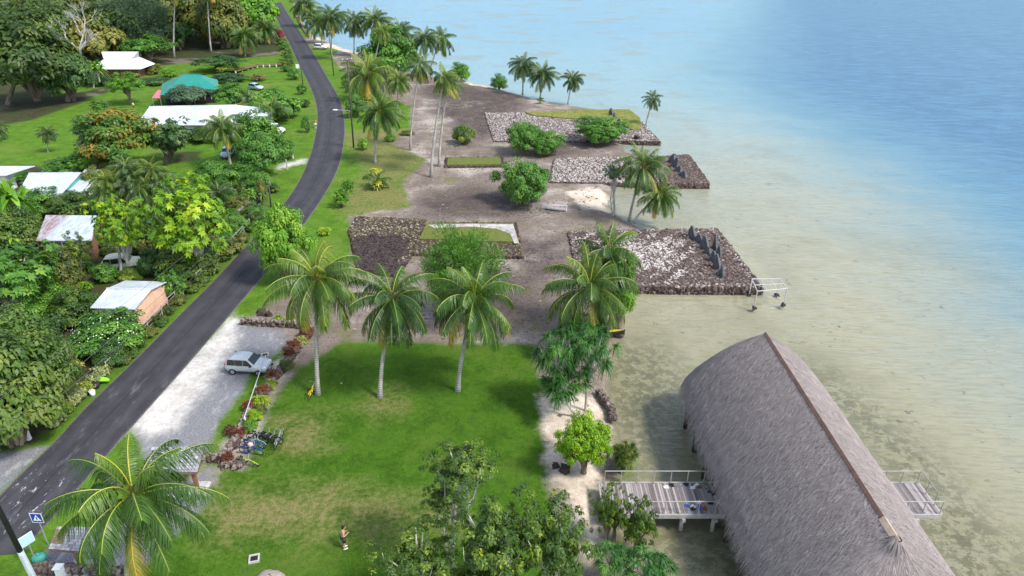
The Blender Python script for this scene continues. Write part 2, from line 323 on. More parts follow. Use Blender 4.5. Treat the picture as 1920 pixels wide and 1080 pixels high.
dn = t.math('ADD', dp, t.math('MULTIPLY', t.math('SUBTRACT', n1, .5), 22))
deepc = t.mix(t.ss(t.noise(.5, 5, .7, t.mapv(P, (.35, 1, 1), (0, 0, .2))), .4, .66), (.020, .090, .190), (.046, .155, .285))  # darker surface ripples painted into the deep blue
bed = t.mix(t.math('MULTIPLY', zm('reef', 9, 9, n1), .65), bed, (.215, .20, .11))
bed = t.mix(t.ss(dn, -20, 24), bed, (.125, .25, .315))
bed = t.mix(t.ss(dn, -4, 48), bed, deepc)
seam = t.math('SUBTRACT', 0.0, t.math('ADD', t.att('sea'), t.math('MULTIPLY', t.math('SUBTRACT', n3, .5), 1.2)))
wet = t.mix(t.ss(mot, .4, .6), (.17, .14, .10), (.30, .26, .19))
c = t.mix(t.ss(seam, -1.0, -.1), c, t.mix(.5, c, wet))
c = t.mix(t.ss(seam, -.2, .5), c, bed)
hb = t.math('ADD', t.math('MULTIPLY', n3, .5), t.math('MULTIPLY', n4, .5))
gmat = t.bsdf(c, .95, t.bump(hb, .55, .12), 0, .1)
ground = gm.build('ground', gmat, smooth=True); tag(ground, None, None, kind='structure')
for k, a in att.items():
    at = ground.data.attributes.new(k, 'FLOAT', 'POINT'); at.data.foreach_set('value', a.astype(np.float32))
# ------------------------------------------------------------------ lagoon water
t = T('lagoon_water'); P = t.pos()
wv = t.math('ADD', t.math('MULTIPLY', t.noise(1.5, 4, .6, t.mapv(P, (.4, 1.5, 1), (0, 0, .12))), 1), t.math('MULTIPLY', t.noise(.28, 3, .6, t.mapv(P, (.5, 1.4, 1), (0, 0, -.1))), 1.6))
bmp = t.bump(wv, .6, .22)
fr = t.n('ShaderNodeFresnel', {'IOR': 1.25, 'Normal': bmp}).outputs[0]
tr = t.n('ShaderNodeBsdfTransparent', {'Color': (.95, .972, .953, 1)})
gl = t.n('ShaderNodeBsdfGlossy', {'Color': (.62, .80, .98, 1), 'Roughness': .07, 'Normal': bmp})
mx = t.n('ShaderNodeMixShader', {0: t.math('MINIMUM', fr, .26), 1: tr.outputs[0], 2: gl.outputs[0]})
t.nt.links.new(mx.outputs[0], t.out.inputs[0])
wmat = t.m
wm = M(); wm.add([(-1400, -80, WZ), (2500, -80, WZ), (2500, 5000, WZ), (-1400, 5000, WZ)], [(0, 1, 2, 3)])
tag(wm.build('water', wmat), None, None, kind='structure')
# ------------------------------------------------------------------ road
def resamp(pl, n):
    p = np.array([G(u, v, .03) for u, v in pl]); d = np.concatenate([[0], np.cumsum(np.linalg.norm(np.diff(p, axis=0), axis=1))])
    q = np.linspace(0, d[-1], n); return np.stack([np.interp(q, d, p[:, i]) for i in range(3)], 1)
def chaikin(p, k=2):
    p = np.array(p, float)
    for _ in range(k): p = np.concatenate([p[:1], np.stack([p[:-1]*.75+p[1:]*.25, p[:-1]*.25+p[1:]*.75], 1).reshape(-1, 2), p[-1:]])
    return p
NR = 420
rl, rr = resamp(chaikin(RL), NR), resamp(chaikin(RR), NR)
# pair points across the road: nearest on the right side kept monotonic
def pair(a, b):
    out = []
    for p in a:
        out.append(b[np.argmin(((b-p)**2).sum(1))])
    k = np.ones(9)/9; o = np.array(out); pad = np.pad(o, ((4, 4), (0, 0)), 'edge')
    return np.stack([np.convolve(pad[:, i], k, 'valid') for i in range(3)], 1)
rp = pair(rl, rr)
K = 14; tt = np.linspace(0, 1, K)
rv = rl[:, None]*(1-tt)[None, :, None]+rp[:, None]*tt[None, :, None]; rv[:, [0, -1], 2] = .004; rv[:, 1:-1, 2] += .02*np.sin(PI*tt[1:-1])
i = (np.arange(NR-1)[:, None]*K+np.arange(K-1)[None]).ravel()
rm = M(); rm.add(rv.reshape(-1, 3), np.stack([i, i+K, i+K+1, i+1], 1)[:, ::-1], var=np.tile(tt, NR))
t = T('asphalt'); ac = t.att('var'); a1 = t.noise(.5, 4, .6); a2 = t.noise(14, 3, .6); a3 = t.noise(.22, 3, .5)
col = t.mix(t.ss(a1, .35, .65), (.036, .035, .042), (.050, .048, .056))
trk = t.math('MULTIPLY', t.ss(t.math('ABSOLUTE', t.math('SUBTRACT', t.math('ABSOLUTE', t.math('SUBTRACT', ac, .5)), .24)), .02, .12, 1, 0), t.ss(a3, .35, .6, .2, .8))
col = t.mix(trk, col, (.060, .058, .066))
col = t.mix(t.ss(t.math('ABSOLUTE', t.math('SUBTRACT', ac, t.math('ADD', .46, t.math('MULTIPLY', a1, .05)))), .004, .02, .6, 0), col, (.018, .018, .021))
col = t.mix(t.ss(t.noise(.9, 4, .7, t.mapv(t.pos(), (1, .25, 1), (0, 0, -.6))), .54, .72, 0, .5), col, (.072, .07, .076))
col = t.mix(t.ss(a2, .55, .7, 0, .35), col, (.075, .075, .08))
edge = t.ss(t.math('ABSOLUTE', t.math('SUBTRACT', ac, .5)), .455, .5)
col = t.mix(t.math('MULTIPLY', edge, t.ss(a2, .35, .6)), col, (.20, .18, .15))
wn = t.math('MULTIPLY', t.ss(t.att('worn'), -.3, .6), t.ss(t.noise(3.5, 5, .75, t.mapv(t.pos(), (1, .35, 1), (0, 0, -.75))), 0.60, .66, 0, .7))
wn = t.math('MAXIMUM', wn, t.math('MULTIPLY', t.ss(t.att('dusty'), -3, 2), t.ss(t.noise(1.4, 5, .7, t.mapv(t.pos(), (1, .3, 1), (0, 0, -.75))), .52, .8, 0, .16)))
col = t.mix(wn, col, (.62, .62, .64))
road = rm.build('road', t.bsdf(col, .85, t.bump(a2, .4, .02), 0, .25), smooth=True); tag(road, None, None, kind='structure')
r2 = rv.reshape(-1, 3)[:, :2]
for nm, pl in (('worn', [(-40, 950), (10, 905), (70, 868), (125, 880), (150, 915), (90, 975), (20, 1010), (-60, 1030)]), ('dusty', [(60, 860), (230, 700), (330, 720), (200, 860), (100, 960), (0, 1000)])):
    at = road.data.attributes.new(nm, 'FLOAT', 'POINT'); at.data.foreach_set('value', sdpoly(r2, [G(u, v)[:2] for u, v in pl]).astype(np.float32))
# ------------------------------------------------------------------ vegetation materials
def gst(d, m, l, y): return [(0.0, d), (.38, m), (.72, l), (1.0, y)]
LM = dict(
 mango=leafm('mango_leaves', gst((.018, .042, .008), (.04, .085, .013), (.085, .135, .022), (.14, .17, .035))),
 olive=leafm('olive_leaves', gst((.022, .042, .009), (.055, .08, .014), (.12, .13, .022), (.19, .16, .03))),
 deep=leafm('deep_forest_leaves', gst((.008, .022, .005), (.020, .045, .008), (.045, .078, .014), (.085, .11, .022))),
 dark=leafm('dark_leaves', gst((.012, .034, .010), (.024, .062, .014), (.045, .10, .022), (.08, .14, .03))),
 green=leafm('green_leaves', gst((.018, .055, .008), (.04, .115, .012), (.075, .185, .02), (.14, .24, .03))),
 bright=leafm('bright_leaves', gst((.03, .09, .008), (.07, .185, .012), (.13, .27, .02), (.22, .34, .03)), trans=.3),
 lime=leafm('lime_leaves', gst((.045, .12, .003), (.10, .21, .004), (.19, .31, .006), (.33, .40, .01)), trans=.3),
 bread=leafm('yellow_green_leaves', gst((.05, .12, .006), (.11, .22, .008), (.23, .34, .014), (.40, .40, .04)), trans=.3),
 emerald=leafm('emerald_leaves', gst((.012, .045, .010), (.022, .082, .013), (.045, .14, .022), (.12, .22, .03))),
 grove=leafm('mangrove_leaves', gst((.025, .05, .012), (.038, .078, .011), (.095, .15, .018), (.28, .31, .035)), trans=.28),
 bluegreen=leafm('blue_green_leaves', gst((.025, .05, .03), (.04, .075, .042), (.06, .105, .055), (.09, .14, .06))),
 orange=leafm('orange_tipped_leaves', gst((.03, .085, .012), (.055, .125, .014), (.23, .14, .018), (.48, .13, .02))),
 red=leafm('red_leaves', gst((.035, .010, .009), (.075, .020, .016), (.12, .034, .022), (.18, .08, .03))),
 croton=leafm('croton_leaves', gst((.05, .10, .012), (.15, .20, .022), (.34, .34, .04), (.5, .45, .10))),
 pale=leafm('pale_leaves', gst((.10, .14, .05), (.22, .25, .10), (.34, .36, .16), (.5, .5, .28))),
 brown=leafm('brown_leaves', gst((.06, .045, .02), (.13, .09, .035), (.2, .14, .05), (.28, .2, .08)), trans=.1),
 magenta=leafm('magenta_leaves', gst((.08, .008, .03), (.16, .015, .05), (.25, .02, .07), (.3, .05, .1))),
 reed=leafm('reed_leaves', gst((.02, .05, .008), (.045, .085, .012), (.09, .12, .02), (.14, .15, .04))),
)
PALM = dict(
 green=leafm('palm_leaflets', gst((.018, .050, .009), (.042, .095, .012), (.10, .160, .020), (.36, .23, .05)), .38, .25),
 deep=leafm('deep_forest_leaves', gst((.008, .022, .005), (.020, .045, .008), (.045, .078, .014), (.085, .11, .022))),
 dark=leafm('dark_palm_leaflets', gst((.016, .042, .012), (.036, .080, .018), (.075, .125, .026), (.20, .20, .05)), .38, .2),
 yellow=leafm('yellow_palm_leaflets', gst((.025, .060, .010), (.062, .115, .015), (.15, .20, .024), (.40, .28, .05)), .38, .28),
)
RACH = leafm('palm_rib', gst((.13, .16, .025), (.24, .26, .03), (.36, .33, .04), (.36, .25, .05)), .4, .05)
FIB = pm('palm_fibre', (.16, .10, .05), .9, .4, 6)
NUT = leafm('coconut_husk', gst((.12, .14, .02), (.32, .24, .03), (.52, .26, .03), (.42, .16, .03)), .5, 0)
def bark(name, a, b, rings=0.0):
    t = T(name); v = t.obj()
    f = t.noise(3, 5, .65, t.mapv(v, (1, 1, .3))); g = t.noise(14, 3, .6, v)
    c = t.mix(t.ss(f, .35, .65), a, b)
    if rings:
        wv = t.n('ShaderNodeTexWave', {'Vector': v, 'Scale': rings, 'Distortion': 1.5, 'Detail': 2}, bands_direction='Z').outputs['Fac']
        c = t.mix(t.ss(wv, .15, .45, .55, 0), c, (.10, .085, .07))
    c = t.mix(t.ss(g, .6, .72, 0, .5), c, (.06, .055, .045))
    return t.bsdf(c, .9, t.bump(f, .5, .05))
PBARK = bark('palm_bark', (.30, .275, .25), (.52, .50, .46), 1.6)
BARK = bark('brown_bark', (.10, .075, .055), (.22, .18, .14))
PALE = bark('pale_bark', (.30, .28, .25), (.52, .49, .45))
# ------------------------------------------------------------------ crown templates (unit size)
UP = np.array([0, 0, 1.])
def fib(n, zmin):
    k = int(n/(1-(zmin+1)/2)); i = np.arange(k)+.5
    z = 1-2*i/k; a = PI*(1+5**.5)*i; r = np.sqrt(1-z*z)
    d = np.stack([r*np.cos(a), r*np.sin(a), z], 1)+rng.normal(0, .12, (k, 3)); d = nrm(d); return d[d[:, 2] > zmin]
def rv3(n): return nrm(rng.normal(0, 1, (n, 3)))
def crown(n_cl=60, per=110, L=.11, W=.06, rc=.26, style='leaf', zmin=-.35, rmin=.55, rmax=.95, stems=False, seed=0, zsq=1.0, droop=.25):
    global rng
    rng = np.random.default_rng(seed+100); m = M(); d = fib(n_cl, zmin)
    lob = 1+.16*np.sin(3*np.arctan2(d[:, 1], d[:, 0])+seed)+.12*np.sin(5*d[:, 2]+seed*2)
    r = rng.uniform(rmin, rmax, len(d))*lob; c = d*r[:, None]; c[:, 2] *= zsq
    k = max(2, len(d)//5); c = np.concatenate([c, rv3(k)*rng.uniform(.2, .5, (k, 1))*np.array([1, 1, zsq])]); d = np.concatenate([d, nrm(c[-k:])])
    N = len(c); cv = rng.uniform(.0, .62, N)
    if style == 'strap':
        n = per; ii = np.repeat(np.arange(N), n); a = rng.uniform(0, 2*PI, N*n); el = np.radians(rng.uniform(-35, 80, N*n))
        dd = np.stack([np.cos(el)*np.cos(a), np.cos(el)*np.sin(a), np.sin(el)], 1); dd = nrm(dd+.35*d[ii])
        m.strips(c[ii]+dd*.02, dd, nrm(UP+.3*rv3(N*n)), L*rng.uniform(.7, 1.15, N*n), W, droop*rng.uniform(.6, 1.6, N*n), ((0, .7), (.35, 1), (.7, .75), (1, .08)), 0, np.clip(cv[ii]+rng.uniform(0, .35, N*n), 0, 1))
    else:
        ii = np.repeat(np.arange(N), per); n = len(ii)
        q = rv3(n)*(rng.uniform(.25, 1, (n, 1))**.5)*rc*rng.uniform(.75, 1.25, N)[ii][:, None]; q[:, 2] *= .75
        p = c[ii]+q; ax = nrm(.6*q/rc+.45*d[ii]+.45*UP+.35*rv3(n))
        if style == 'rosette':
            kk = 7; jj = np.repeat(np.arange(n), kk); a = np.tile(np.arange(kk)*2*PI/kk, n)+rng.uniform(0, 6, n)[jj]
            A = ax[jj]; t1 = nrm(np.cross(A, np.array([.3, .8, .5]))); t2 = np.cross(A, t1); el = rng.uniform(.0, .7, len(jj))[:, None]
            dd = nrm((t1*np.cos(a)[:, None]+t2*np.sin(a)[:, None])*np.cos(el)+A*np.sin(el))
            m.strips(p[jj], dd, A, L*rng.uniform(.7, 1.1, len(jj)), W, droop, ((0, .15), (.5, 1), (1, .1)), 0, np.clip(cv[ii][jj]+rng.uniform(-.1, .35, n)[jj]+rng.uniform(-.05, .1, len(jj)), 0, 1))
        else:
            dd = nrm(np.cross(ax, rv3(n))-.15*UP)
            if style == 'needle': dd = nrm(.8*q/rc+.5*rv3(n)+.25*UP); ax = rv3(n)
            m.strips(p, dd, ax, L*rng.uniform(.65, 1.25, n), W*rng.uniform(.7, 1.2, n), droop, ((0, .2), (.5, 1), (1, .1)), 0, np.clip(cv[ii]+rng.uniform(0, .38, n), 0, 1))
    if stems:
        for j in rng.choice(N, min(N, 14), False): m.tube([(0, 0, -.95), c[j]*np.array([.4, .4, .3])-np.array([0, 0, .35]), c[j]*.92], [.05, .03, .012], 4, 1, caps=False)
        m.tube([(0, 0, -1.0), (0, 0, -.5), (0, 0, .1)], [.07, .05, .02], 5, 1, caps=False)
    return m
TP = {}
def tp(name, mats=None, **k): TP[name] = crown(stems=True, **k).mesh(name+'_crown', [LM['green'], BARK])
tp('dense', n_cl=80, per=120, L=.10, W=.062, rc=.24, seed=1, zmin=-.45)
tp('fluffy', n_cl=110, per=120, L=.075, W=.05, rc=.2, seed=19, zmin=-.5)
tp('dense2', n_cl=64, per=140, L=.105, W=.06, rc=.27, seed=2, zmin=-.4)
tp('far', n_cl=46, per=95, L=.15, W=.10, rc=.28, seed=3, zmin=-.45)
tp('far2', n_cl=38, per=110, L=.15, W=.10, rc=.30, seed=4, zmin=-.35, rmin=.45)
tp('ros', n_cl=80, per=10, L=.105, W=.05, rc=.17, style='rosette', seed=5, zmin=-.3, rmin=.4, droop=.3)
tp('ros2', n_cl=60, per=9, L=.14, W=.07, rc=.18, style='rosette', seed=6, zmin=-.4, rmin=.5, droop=.3)
tp('bush', n_cl=34, per=110, L=.16, W=.085, rc=.32, seed=7, zmin=-.25)
tp('bush2', n_cl=40, per=100, L=.15, W=.075, rc=.30, seed=8, zmin=-.5, rmax=1.0)
tp('fine', n_cl=90, per=190, L=.11, W=.016, rc=.24, style='needle', seed=9, zmin=-.6, droop=.1)
tp('open', n_cl=95, per=58, L=.08, W=.048, rc=.135, seed=10, zmin=-.4, rmin=.35, rmax=1.0)
tp('open2', n_cl=120, per=54, L=.07, W=.042, rc=.115, seed=12, zmin=-.5, rmin=.3, rmax=1.0)
tp('flat', n_cl=52, per=90, L=.12, W=.07, rc=.24, seed=13, zmin=-.1, zsq=.8)
tp('pand', n_cl=20, per=46, L=.38, W=.04, style='strap', seed=14, zmin=-.5, rmin=.4, rmax=.85, droop=.75)
tp('tuft', n_cl=4, per=36, L=.95, W=.16, style='strap', seed=15, zmin=.2, rmin=.12, rmax=.3, droop=.7)
tp('stiff', n_cl=10, per=22, L=.55, W=.13, style='strap', seed=16, zmin=-.1, rmin=.3, rmax=.65, droop=.35)
tp('grass', n_cl=80, per=60, L=.35, W=.025, style='strap', seed=17, zmin=-.1, rmin=.2, rmax=.85, droop=.3)
tp('banana', n_cl=3, per=9, L=1.1, W=.34, style='strap', seed=18, zmin=.3, rmin=.1, rmax=.4, droop=.5)
def proj(p):
    d = np.asarray(p, float)-np.array([0, 0, CH]); dp_ = d[1]*CT-d[2]*ST
    return 960+FP*d[0]/dp_, 540-FP*(d[1]*ST+d[2]*CT)/dp_
def hillz(x, y): return float(np.clip((y-215)/160, 0, 1)*np.clip((-105-.12*(y-215)-x)/60, 0, 1)*22)
def fit(bb, Y):
    u0, v0, u1, v1 = bb; uc, vc = (u0+u1)/2, (v0+v1)/2
    x, z = onY(uc, vc, Y); p = np.array([x, Y, z]); k = mpp(p); rx = (u1-u0)/2*k
    al = math.atan2(CH-z, Y); h = (v1-v0)/2*k; ry = rx
    if h < rx*math.sin(al)*1.15: ry = h/math.sin(al)/1.25
    rz = math.sqrt(max(h*h-(ry*math.sin(al))**2, (.30*h)**2))/math.cos(al)
    return p, rx, ry, rz
def shrub(bb, tpl, mat, name, label, cat='shrub', group=None, rz=None, bk=None):
    u0, v0, u1, v1 = bb; f = G((u0+u1)/2, v1)
    rx = (u1-u0)/2*mpp(f); p, rx, ry, rzz = fit(bb, f[1]+rx*.55)
    z0 = hillz(p[0], p[1]); p[2] = max(p[2], z0+.3*rzz); rzz = min(rzz, (p[2]-z0)*1.0+.15) if p[2]-rzz > z0 else rzz
    o = link(name, TP[tpl], None, p, (rx*1.1, ry*1.1, rzz*1.1), rng.uniform(0, 6.28) if rz is None else rz, [LM[mat], bk or BARK])
    return tag(o, label, cat, group)
def tree(bb, base, tpl, mat, name, label, cat='tree', group=None, bk=None, tr=None, lean=0, nl=6, rz=None):
    b = G(*base); b[2] = hillz(b[0], b[1])
    p, rx, ry, rzz = fit(bb, b[1]+lean); bk = bk or BARK
    th = thing(name, label, cat, b, 0, group); q = p-b
    link('crown', TP[tpl], th, q, (rx*1.13, ry*1.13, rzz*1.13), rng.uniform(0, 6.28) if rz is None else rz, [LM[mat], bk])
    r = tr or min(.45, max(.12, .045*(p[2]+rzz))); m = M(); s = q*np.array([.45, .45, .55])+np.array([rng.normal(0, .15), 0, 0])
    m.tube([(0, 0, -.3), (0, 0, .25), s*.5, s, q*.9+np.array([0, 0, rzz*.2])], [r*1.7, r*1.15, r, r*.75, r*.25], 8)
    for j in range(nl):
        a = j*2.4+rng.uniform(0, 1); e = q+np.array([math.cos(a)*rx*.75, math.sin(a)*ry*.75, rzz*rng.uniform(-.1, .6)])
        s0 = s*rng.uniform(.8, 1.0); wg = rng.normal(0, .09*rx, (3, 3)); m.tube([s0, s0+(e-s0)*.28+wg[0], s0+(e-s0)*.52+wg[1]-[0, 0, .06*rx], s0+(e-s0)*.78+wg[2], e], [r*.42, r*.32, r*.24, r*.15, r*.06], 5)
    m.build('trunk', bk, th, True); return th
# ------------------------------------------------------------------ coconut palms
def palm_tpl(name, nf, st, seed, sweep=0.0, elv=(82, -38), dead=2):
    global rng
    rng = np.random.default_rng(seed); m = M(); B, D, NN, LL, VV = [], [], [], [], []
    for i in range(nf):
        a = i/(nf-1); az = i*2.39996+rng.normal(0, .12); el = math.radians(elv[0]+(elv[1]-elv[0])*a**.85+rng.normal(0, 5))
        ln = rng.uniform(.86, 1.08)*(.72+.28*min(1, a*4)); bend = math.radians(rng.uniform(58, 100))*(1 if el < 1.2 else .7)
        k = 13; t = np.linspace(0, 1, k); e = el-bend*t**1.5; e = np.maximum(e, -1.45)
        az2 = az+rng.normal(0, .12)*t
        dr = np.stack([np.cos(e)*np.cos(az2), np.cos(e)*np.sin(az2), np.sin(e)], 1)
        if sweep: dr = nrm(dr+np.array([sweep, 0, 0])*t[:, None])
        p = np.concatenate([[[0, 0, 0]], np.cumsum((dr[:-1]+dr[1:])/2, 0)*ln/(k-1)])+dr[0]*.03
        fv = rng.uniform(.02, .34)+.22*max(0, a-.55)
        if a < .12: fv += .22
        if i >= nf-dead: fv = rng.uniform(.8, .98)
        m.tube(p, np.linspace(.0095, .003, k), 4, 1, np.full(k, np.clip(fv+.1, 0, 1)), caps=False)
        s = np.linspace(.16, .995, st); px = np.stack([np.interp(s, t, p[:, j]) for j in range(3)], 1); tg = nrm(np.stack([np.interp(s, t, dr[:, j]) for j in range(3)], 1))
        sd = nrm(np.cross(tg, UP)+1e-6); roll = rng.normal(0, .25); nn = np.cross(sd, tg)
        L = .205*np.sin(PI*np.clip(s*.80+.17, 0, 1))**.55*rng.uniform(.85, 1.1, st)
        for sg in (-1, 1):
            hang = rng.uniform(.3, .75)+.5*a
            d = nrm(sd*sg*math.cos(roll*sg)+tg*.62+nn*(.28-hang*.4)-UP*hang*.55+rng.normal(0, .15, (st, 3)))
            B.append(px); D.append(d); NN.append(nrm(nn+sg*sd*.2)); LL.append(L*rng.uniform(.9, 1.1, st)); VV.append(np.clip(fv+rng.normal(0, .07, st)+.16*(s-.5), 0, 1))
    B, D, NN, LL, VV = [np.concatenate(x) for x in (B, D, NN, LL, VV)]
    m.strips(B, D, NN, LL, 1.05/st*rng.uniform(.55, .95, len(B)), .8, ((0, .6), (.4, 1), (1, .12)), 0, VV)
    m.tube([(0, 0, -.10), (0, 0, -.03), (0, 0, .06), (0, 0, .16)], [.035, .06, .045, .012], 7, 2)
    return m.mesh(name, [PALM['green'], RACH, FIB])
PT = [palm_tpl('palm_crown_a', 34, 70, 21), palm_tpl('palm_crown_b', 32, 68, 22, 0, (80, -45)), palm_tpl('palm_crown_c', 34, 64, 23, 0, (85, -30)), palm_tpl('palm_crown_d', 24, 56, 24, .12, (84, -55), 3)]
PY = [palm_tpl('palm_crown_young', 15, 36, 25, 0, (80, 5), 1), palm_tpl('palm_crown_swept', 20, 40, 26, .55, (80, -50), 4)]
nm_ = M(); rng = np.random.default_rng(5)
for a in range(9): nm_.ball((.06*math.cos(a*.9), .06*math.sin(a*.9), -.045-.03*(a % 3)), (.021, .021, .026), 7, 5, 0, (a % 4)/4)
for a in range(5): nm_.tube([(0, 0, .02), (.07*math.cos(a*1.3), .07*math.sin(a*1.3), .03), (.13*math.cos(a*1.3), .13*math.sin(a*1.3), -.03)], [.006, .005, .003], 4, 0, .75)
NUTS = nm_.mesh('coconuts', NUT, True)
def palm(base, top, r, label, col='green', ti=0, rz=None, nuts=False, group=None, tr=None, lean=0.0, tpl=None, flat=1.0, name='coconut_palm', bend=.0):
    """base px on the ground, crown-heart px, frond length in px"""
    b = G(*base); b[2] = hillz(b[0], b[1]); x, z = onY(top[0], top[1], b[1]+lean)
    h = np.array([x, b[1]+lean, z]); k = mpp(h); R = r*k*.95; q = h-b
    th = thing(name, label, 'palm tree', b, 0, group)
    c = link('crown', tpl or PT[ti], th, q, (R, R, R*flat), rng.uniform(0, 6.28) if rz is None else rz, [PALM[col]])
    if nuts: link('coconuts', NUTS, th, q, (R*1.05,)*3, 0)
    m = M(); n = 9; t = np.linspace(0, 1, n); rr_ = tr or min(.17, .035*R+.02)
    off = np.array([bend, .15, 0])[None]*np.sin(PI*t)[:, None]*max(1, abs(q[2]))*.1
    pts = np.stack([q[0]*t**1.35, q[1]*t**1.35, -.2+(q[2]+.2)*t], 1)+off
    m.tube(pts, rr_*np.concatenate([[1.75, 1.15], np.linspace(1.02, .72, n-2)]), 9)
    m.build('trunk', PBARK, th, True); return th
rng = np.random.default_rng(77)
# ------------------------------------------------------------------ the palms
palm((596, 740), (594, 524), 112, 'left palm of the row of three on the green lawn, slim pale trunk', 'yellow', 0, .4, True)
palm((712, 745), (735, 560), 108, 'middle palm of the row of three on the green lawn, one orange dying frond', 'green', 1, 1.2, False, lean=0.5)
palm((858, 733), (889, 562), 108, 'right palm of the row of three on the green lawn, orange fruit stalks', 'green', 2, 2.5, True)
palm((1122, 650), (1106, 540), 108, 'broad low palm at the water edge beside the big stone platform', 'yellow', 2, .9, False, tr=.2)
palm((246, 1190), (250, 930), 172, 'large palm in the near left corner above the shingled kiosk', 'green', 0, 3.55, True, tr=.2)
palm((703, 306), (712, 212), 54, 'dark spreading palm beside the street lamp pole', 'green', 2, .2)
palm((693, 190), (690, 140), 62, 'yellow-green bushy palm between road and dense round tree', 'yellow', 2, 1.0, tr=.25)
palm((693, 182), (716, 58), 27, 'thin palm whose white trunk crosses the dense round tree', 'yellow', 3, .5, tr=.17, flat=.9)
palm((808, 332), (832, 146), 40, 'wind-swept yellowish palm, left one of the tall twins on bare ground', 'yellow', tpl=PY[1], rz=0, tr=.19)
palm((823, 312), (840, 152), 38, 'right one of the twin tall palms on bare ground, yellowish ragged crown', 'yellow', tpl=PY[1], rz=.3, tr=.17)
palm((769, 282), (787, 122), 38, 'tall thin palm with drooping brown skirt left of the twin palms', 'yellow', 3, 1.9, tr=.15)
palm((745, 200), (747, 152), 33, 'short yellow-green palm right of the bushy roadside palm', 'yellow', 0, 2.2)
palm((664, 104), (665, 40), 36, 'palm over the shallow water with crown hanging low, left of two overlapping palms', 'dark', 1, .1)
palm((703, 108), (703, 40), 40, 'dark full palm behind the dense round tree, its crown against pale water', 'dark', 2, .7)
palm((752, 126), (750, 60), 40, 'palm rising behind the top of the dense round tree', 'dark', 0, 2.7)
palm((768, 130), (765, 84), 30, 'small dark palm at the right shoulder of the dense round tree', 'dark', 1, 1.1)
palm((800, 146), (797, 74), 34, 'dark palm, left of the overlapping pair over pale blue water', 'dark', 2, .4)
palm((806, 136), (828, 72), 36, 'leaning palm with thin brownish crown, right of the overlapping pair over pale water', 'green', 3, 2.3, tr=.15)
palm((622, 112), (621, 32), 40, 'full palm near the white car by the shore', 'green', 1, 2.0)
palm((603, 80), (600, 44), 36, 'dark palm left of the full palm near the white car', 'dark', 0, 1.4)
palm((576, 50), (570, 10), 34, 'palm cut by the top edge right of the road', 'yellow', 2, .4)
palm((590, 52), (584, 28), 24, 'small palm below the one at the top edge beside the road', 'green', 0, .9)
palm((980, 177), (982, 122), 36, 'leftmost palm of the three on the sandy beach point', 'dark', 0, .9, lean=.3)
palm((1013, 184), (1018, 140), 36, 'middle palm of the three on the sandy beach point', 'dark', 2, .2)
palm((1065, 194), (1074, 148), 29, 'rightmost palm of the three on the sandy beach point, leaning right', 'dark', 1, .6)
palm((1211, 236), (1225, 184), 25, 'lone slim palm standing in the water past the far stone platform', 'dark', 3, 2.6, tr=.14)
palm((1180, 412), (1206, 312), 62, 'upright palm on the shore between the stone platforms', 'dark', 2, 1.5, lean=-.5)
palm((1188, 415), (1238, 366), 50, 'low palm leaning over the water between the stone platforms', 'green', 0, .3, lean=-1)
palm((460, 106), (458, 68), 36, 'palm with long arching fronds on bare soil left of the road', 'green', 2, .6)
palm((498, 82), (496, 52), 34, 'palm behind the clipped hedge next to the magenta bush', 'green', 0, 1.6)
palm((42, 90), (38, 18), 62, 'big dark palm in the far left corner above the forest trees', 'dark', 0, .3)
palm((-8, 80), (-10, 18), 50, 'dark palm at the left edge behind the big mango tree', 'dark', 1, .9)
palm((327, 109), (330, -30), 44, 'tall bare palm trunk rising out of frame behind the green roof, left one', 'green', 0, .9, tr=.22)
palm((396, 98), (387, -34), 44, 'tall bare palm trunk rising out of frame in front of the olive tree, right one', 'green', 1, .3, tr=.22)
palm((90, 286), (88, 248), 24, 'small dark palm alone on the bright grass at left', 'dark', 1, 2.2)
palm((433, 313), (416, 238), 48, 'yellowish palm in front of the long white roof', 'yellow', 0, 1.6, tr=.18)
palm((510, 236), (508, 208), 46, 'squat bushy palm right of the long white roof', 'green', tpl=PY[0], rz=.8, tr=.3)
palm((468, 208), (468, 186), 30, 'small palm behind the long white roof', 'dark', tpl=PY[0], rz=1.9)
palm((708, 352), (706, 340), 34, 'young yellow palm on the dry grass right of the road', 'yellow', tpl=PY[0], rz=.2, name='young_palm')
palm((412, 384), (410, 362), 40, 'dark stemless palm between the lime tree and the driveway shrubs', 'dark', tpl=PY[0], rz=2.0, name='young_palm')
palm((1014, 194), (1013, 188), 11, 'tiny yellow palm seedling on the beach point', 'yellow', tpl=PY[0], name='young_palm')
palm((-14, 262), (-12, 240), 30, 'palm cut by the left edge on the bright grass', 'dark', 0, 1.0)
# areca clump: several thin stems, one plant
th = thing('areca_palm_clump', 'clump of olive feathery palms with many thin pale stems', 'palm clump', G(262, 425))
b0 = G(262, 425)
for j, (u, v) in enumerate([(205, 335), (228, 318), (252, 325), (275, 322), (292, 345), (240, 345), (215, 352), (268, 350)]):
    x, z = onY(u, v, b0[1]+rng.uniform(-.8, 1.5)); h = np.array([x, b0[1]+rng.uniform(-.8, 1.5), z]); s = h-b0
    link('crown', PT[j % 4], th, s, (2.3, 2.3, 2.2), j*1.3, [PALM['dark'] if j % 3 else PALM['yellow']])
    f = np.array([rng.uniform(-.7, .7), rng.uniform(-.5, .5), 0]); m = M(); m.tube([f, f*.6+s*.4, s], [.06, .05, .04], 5); m.build('stem', PALE, th, True)
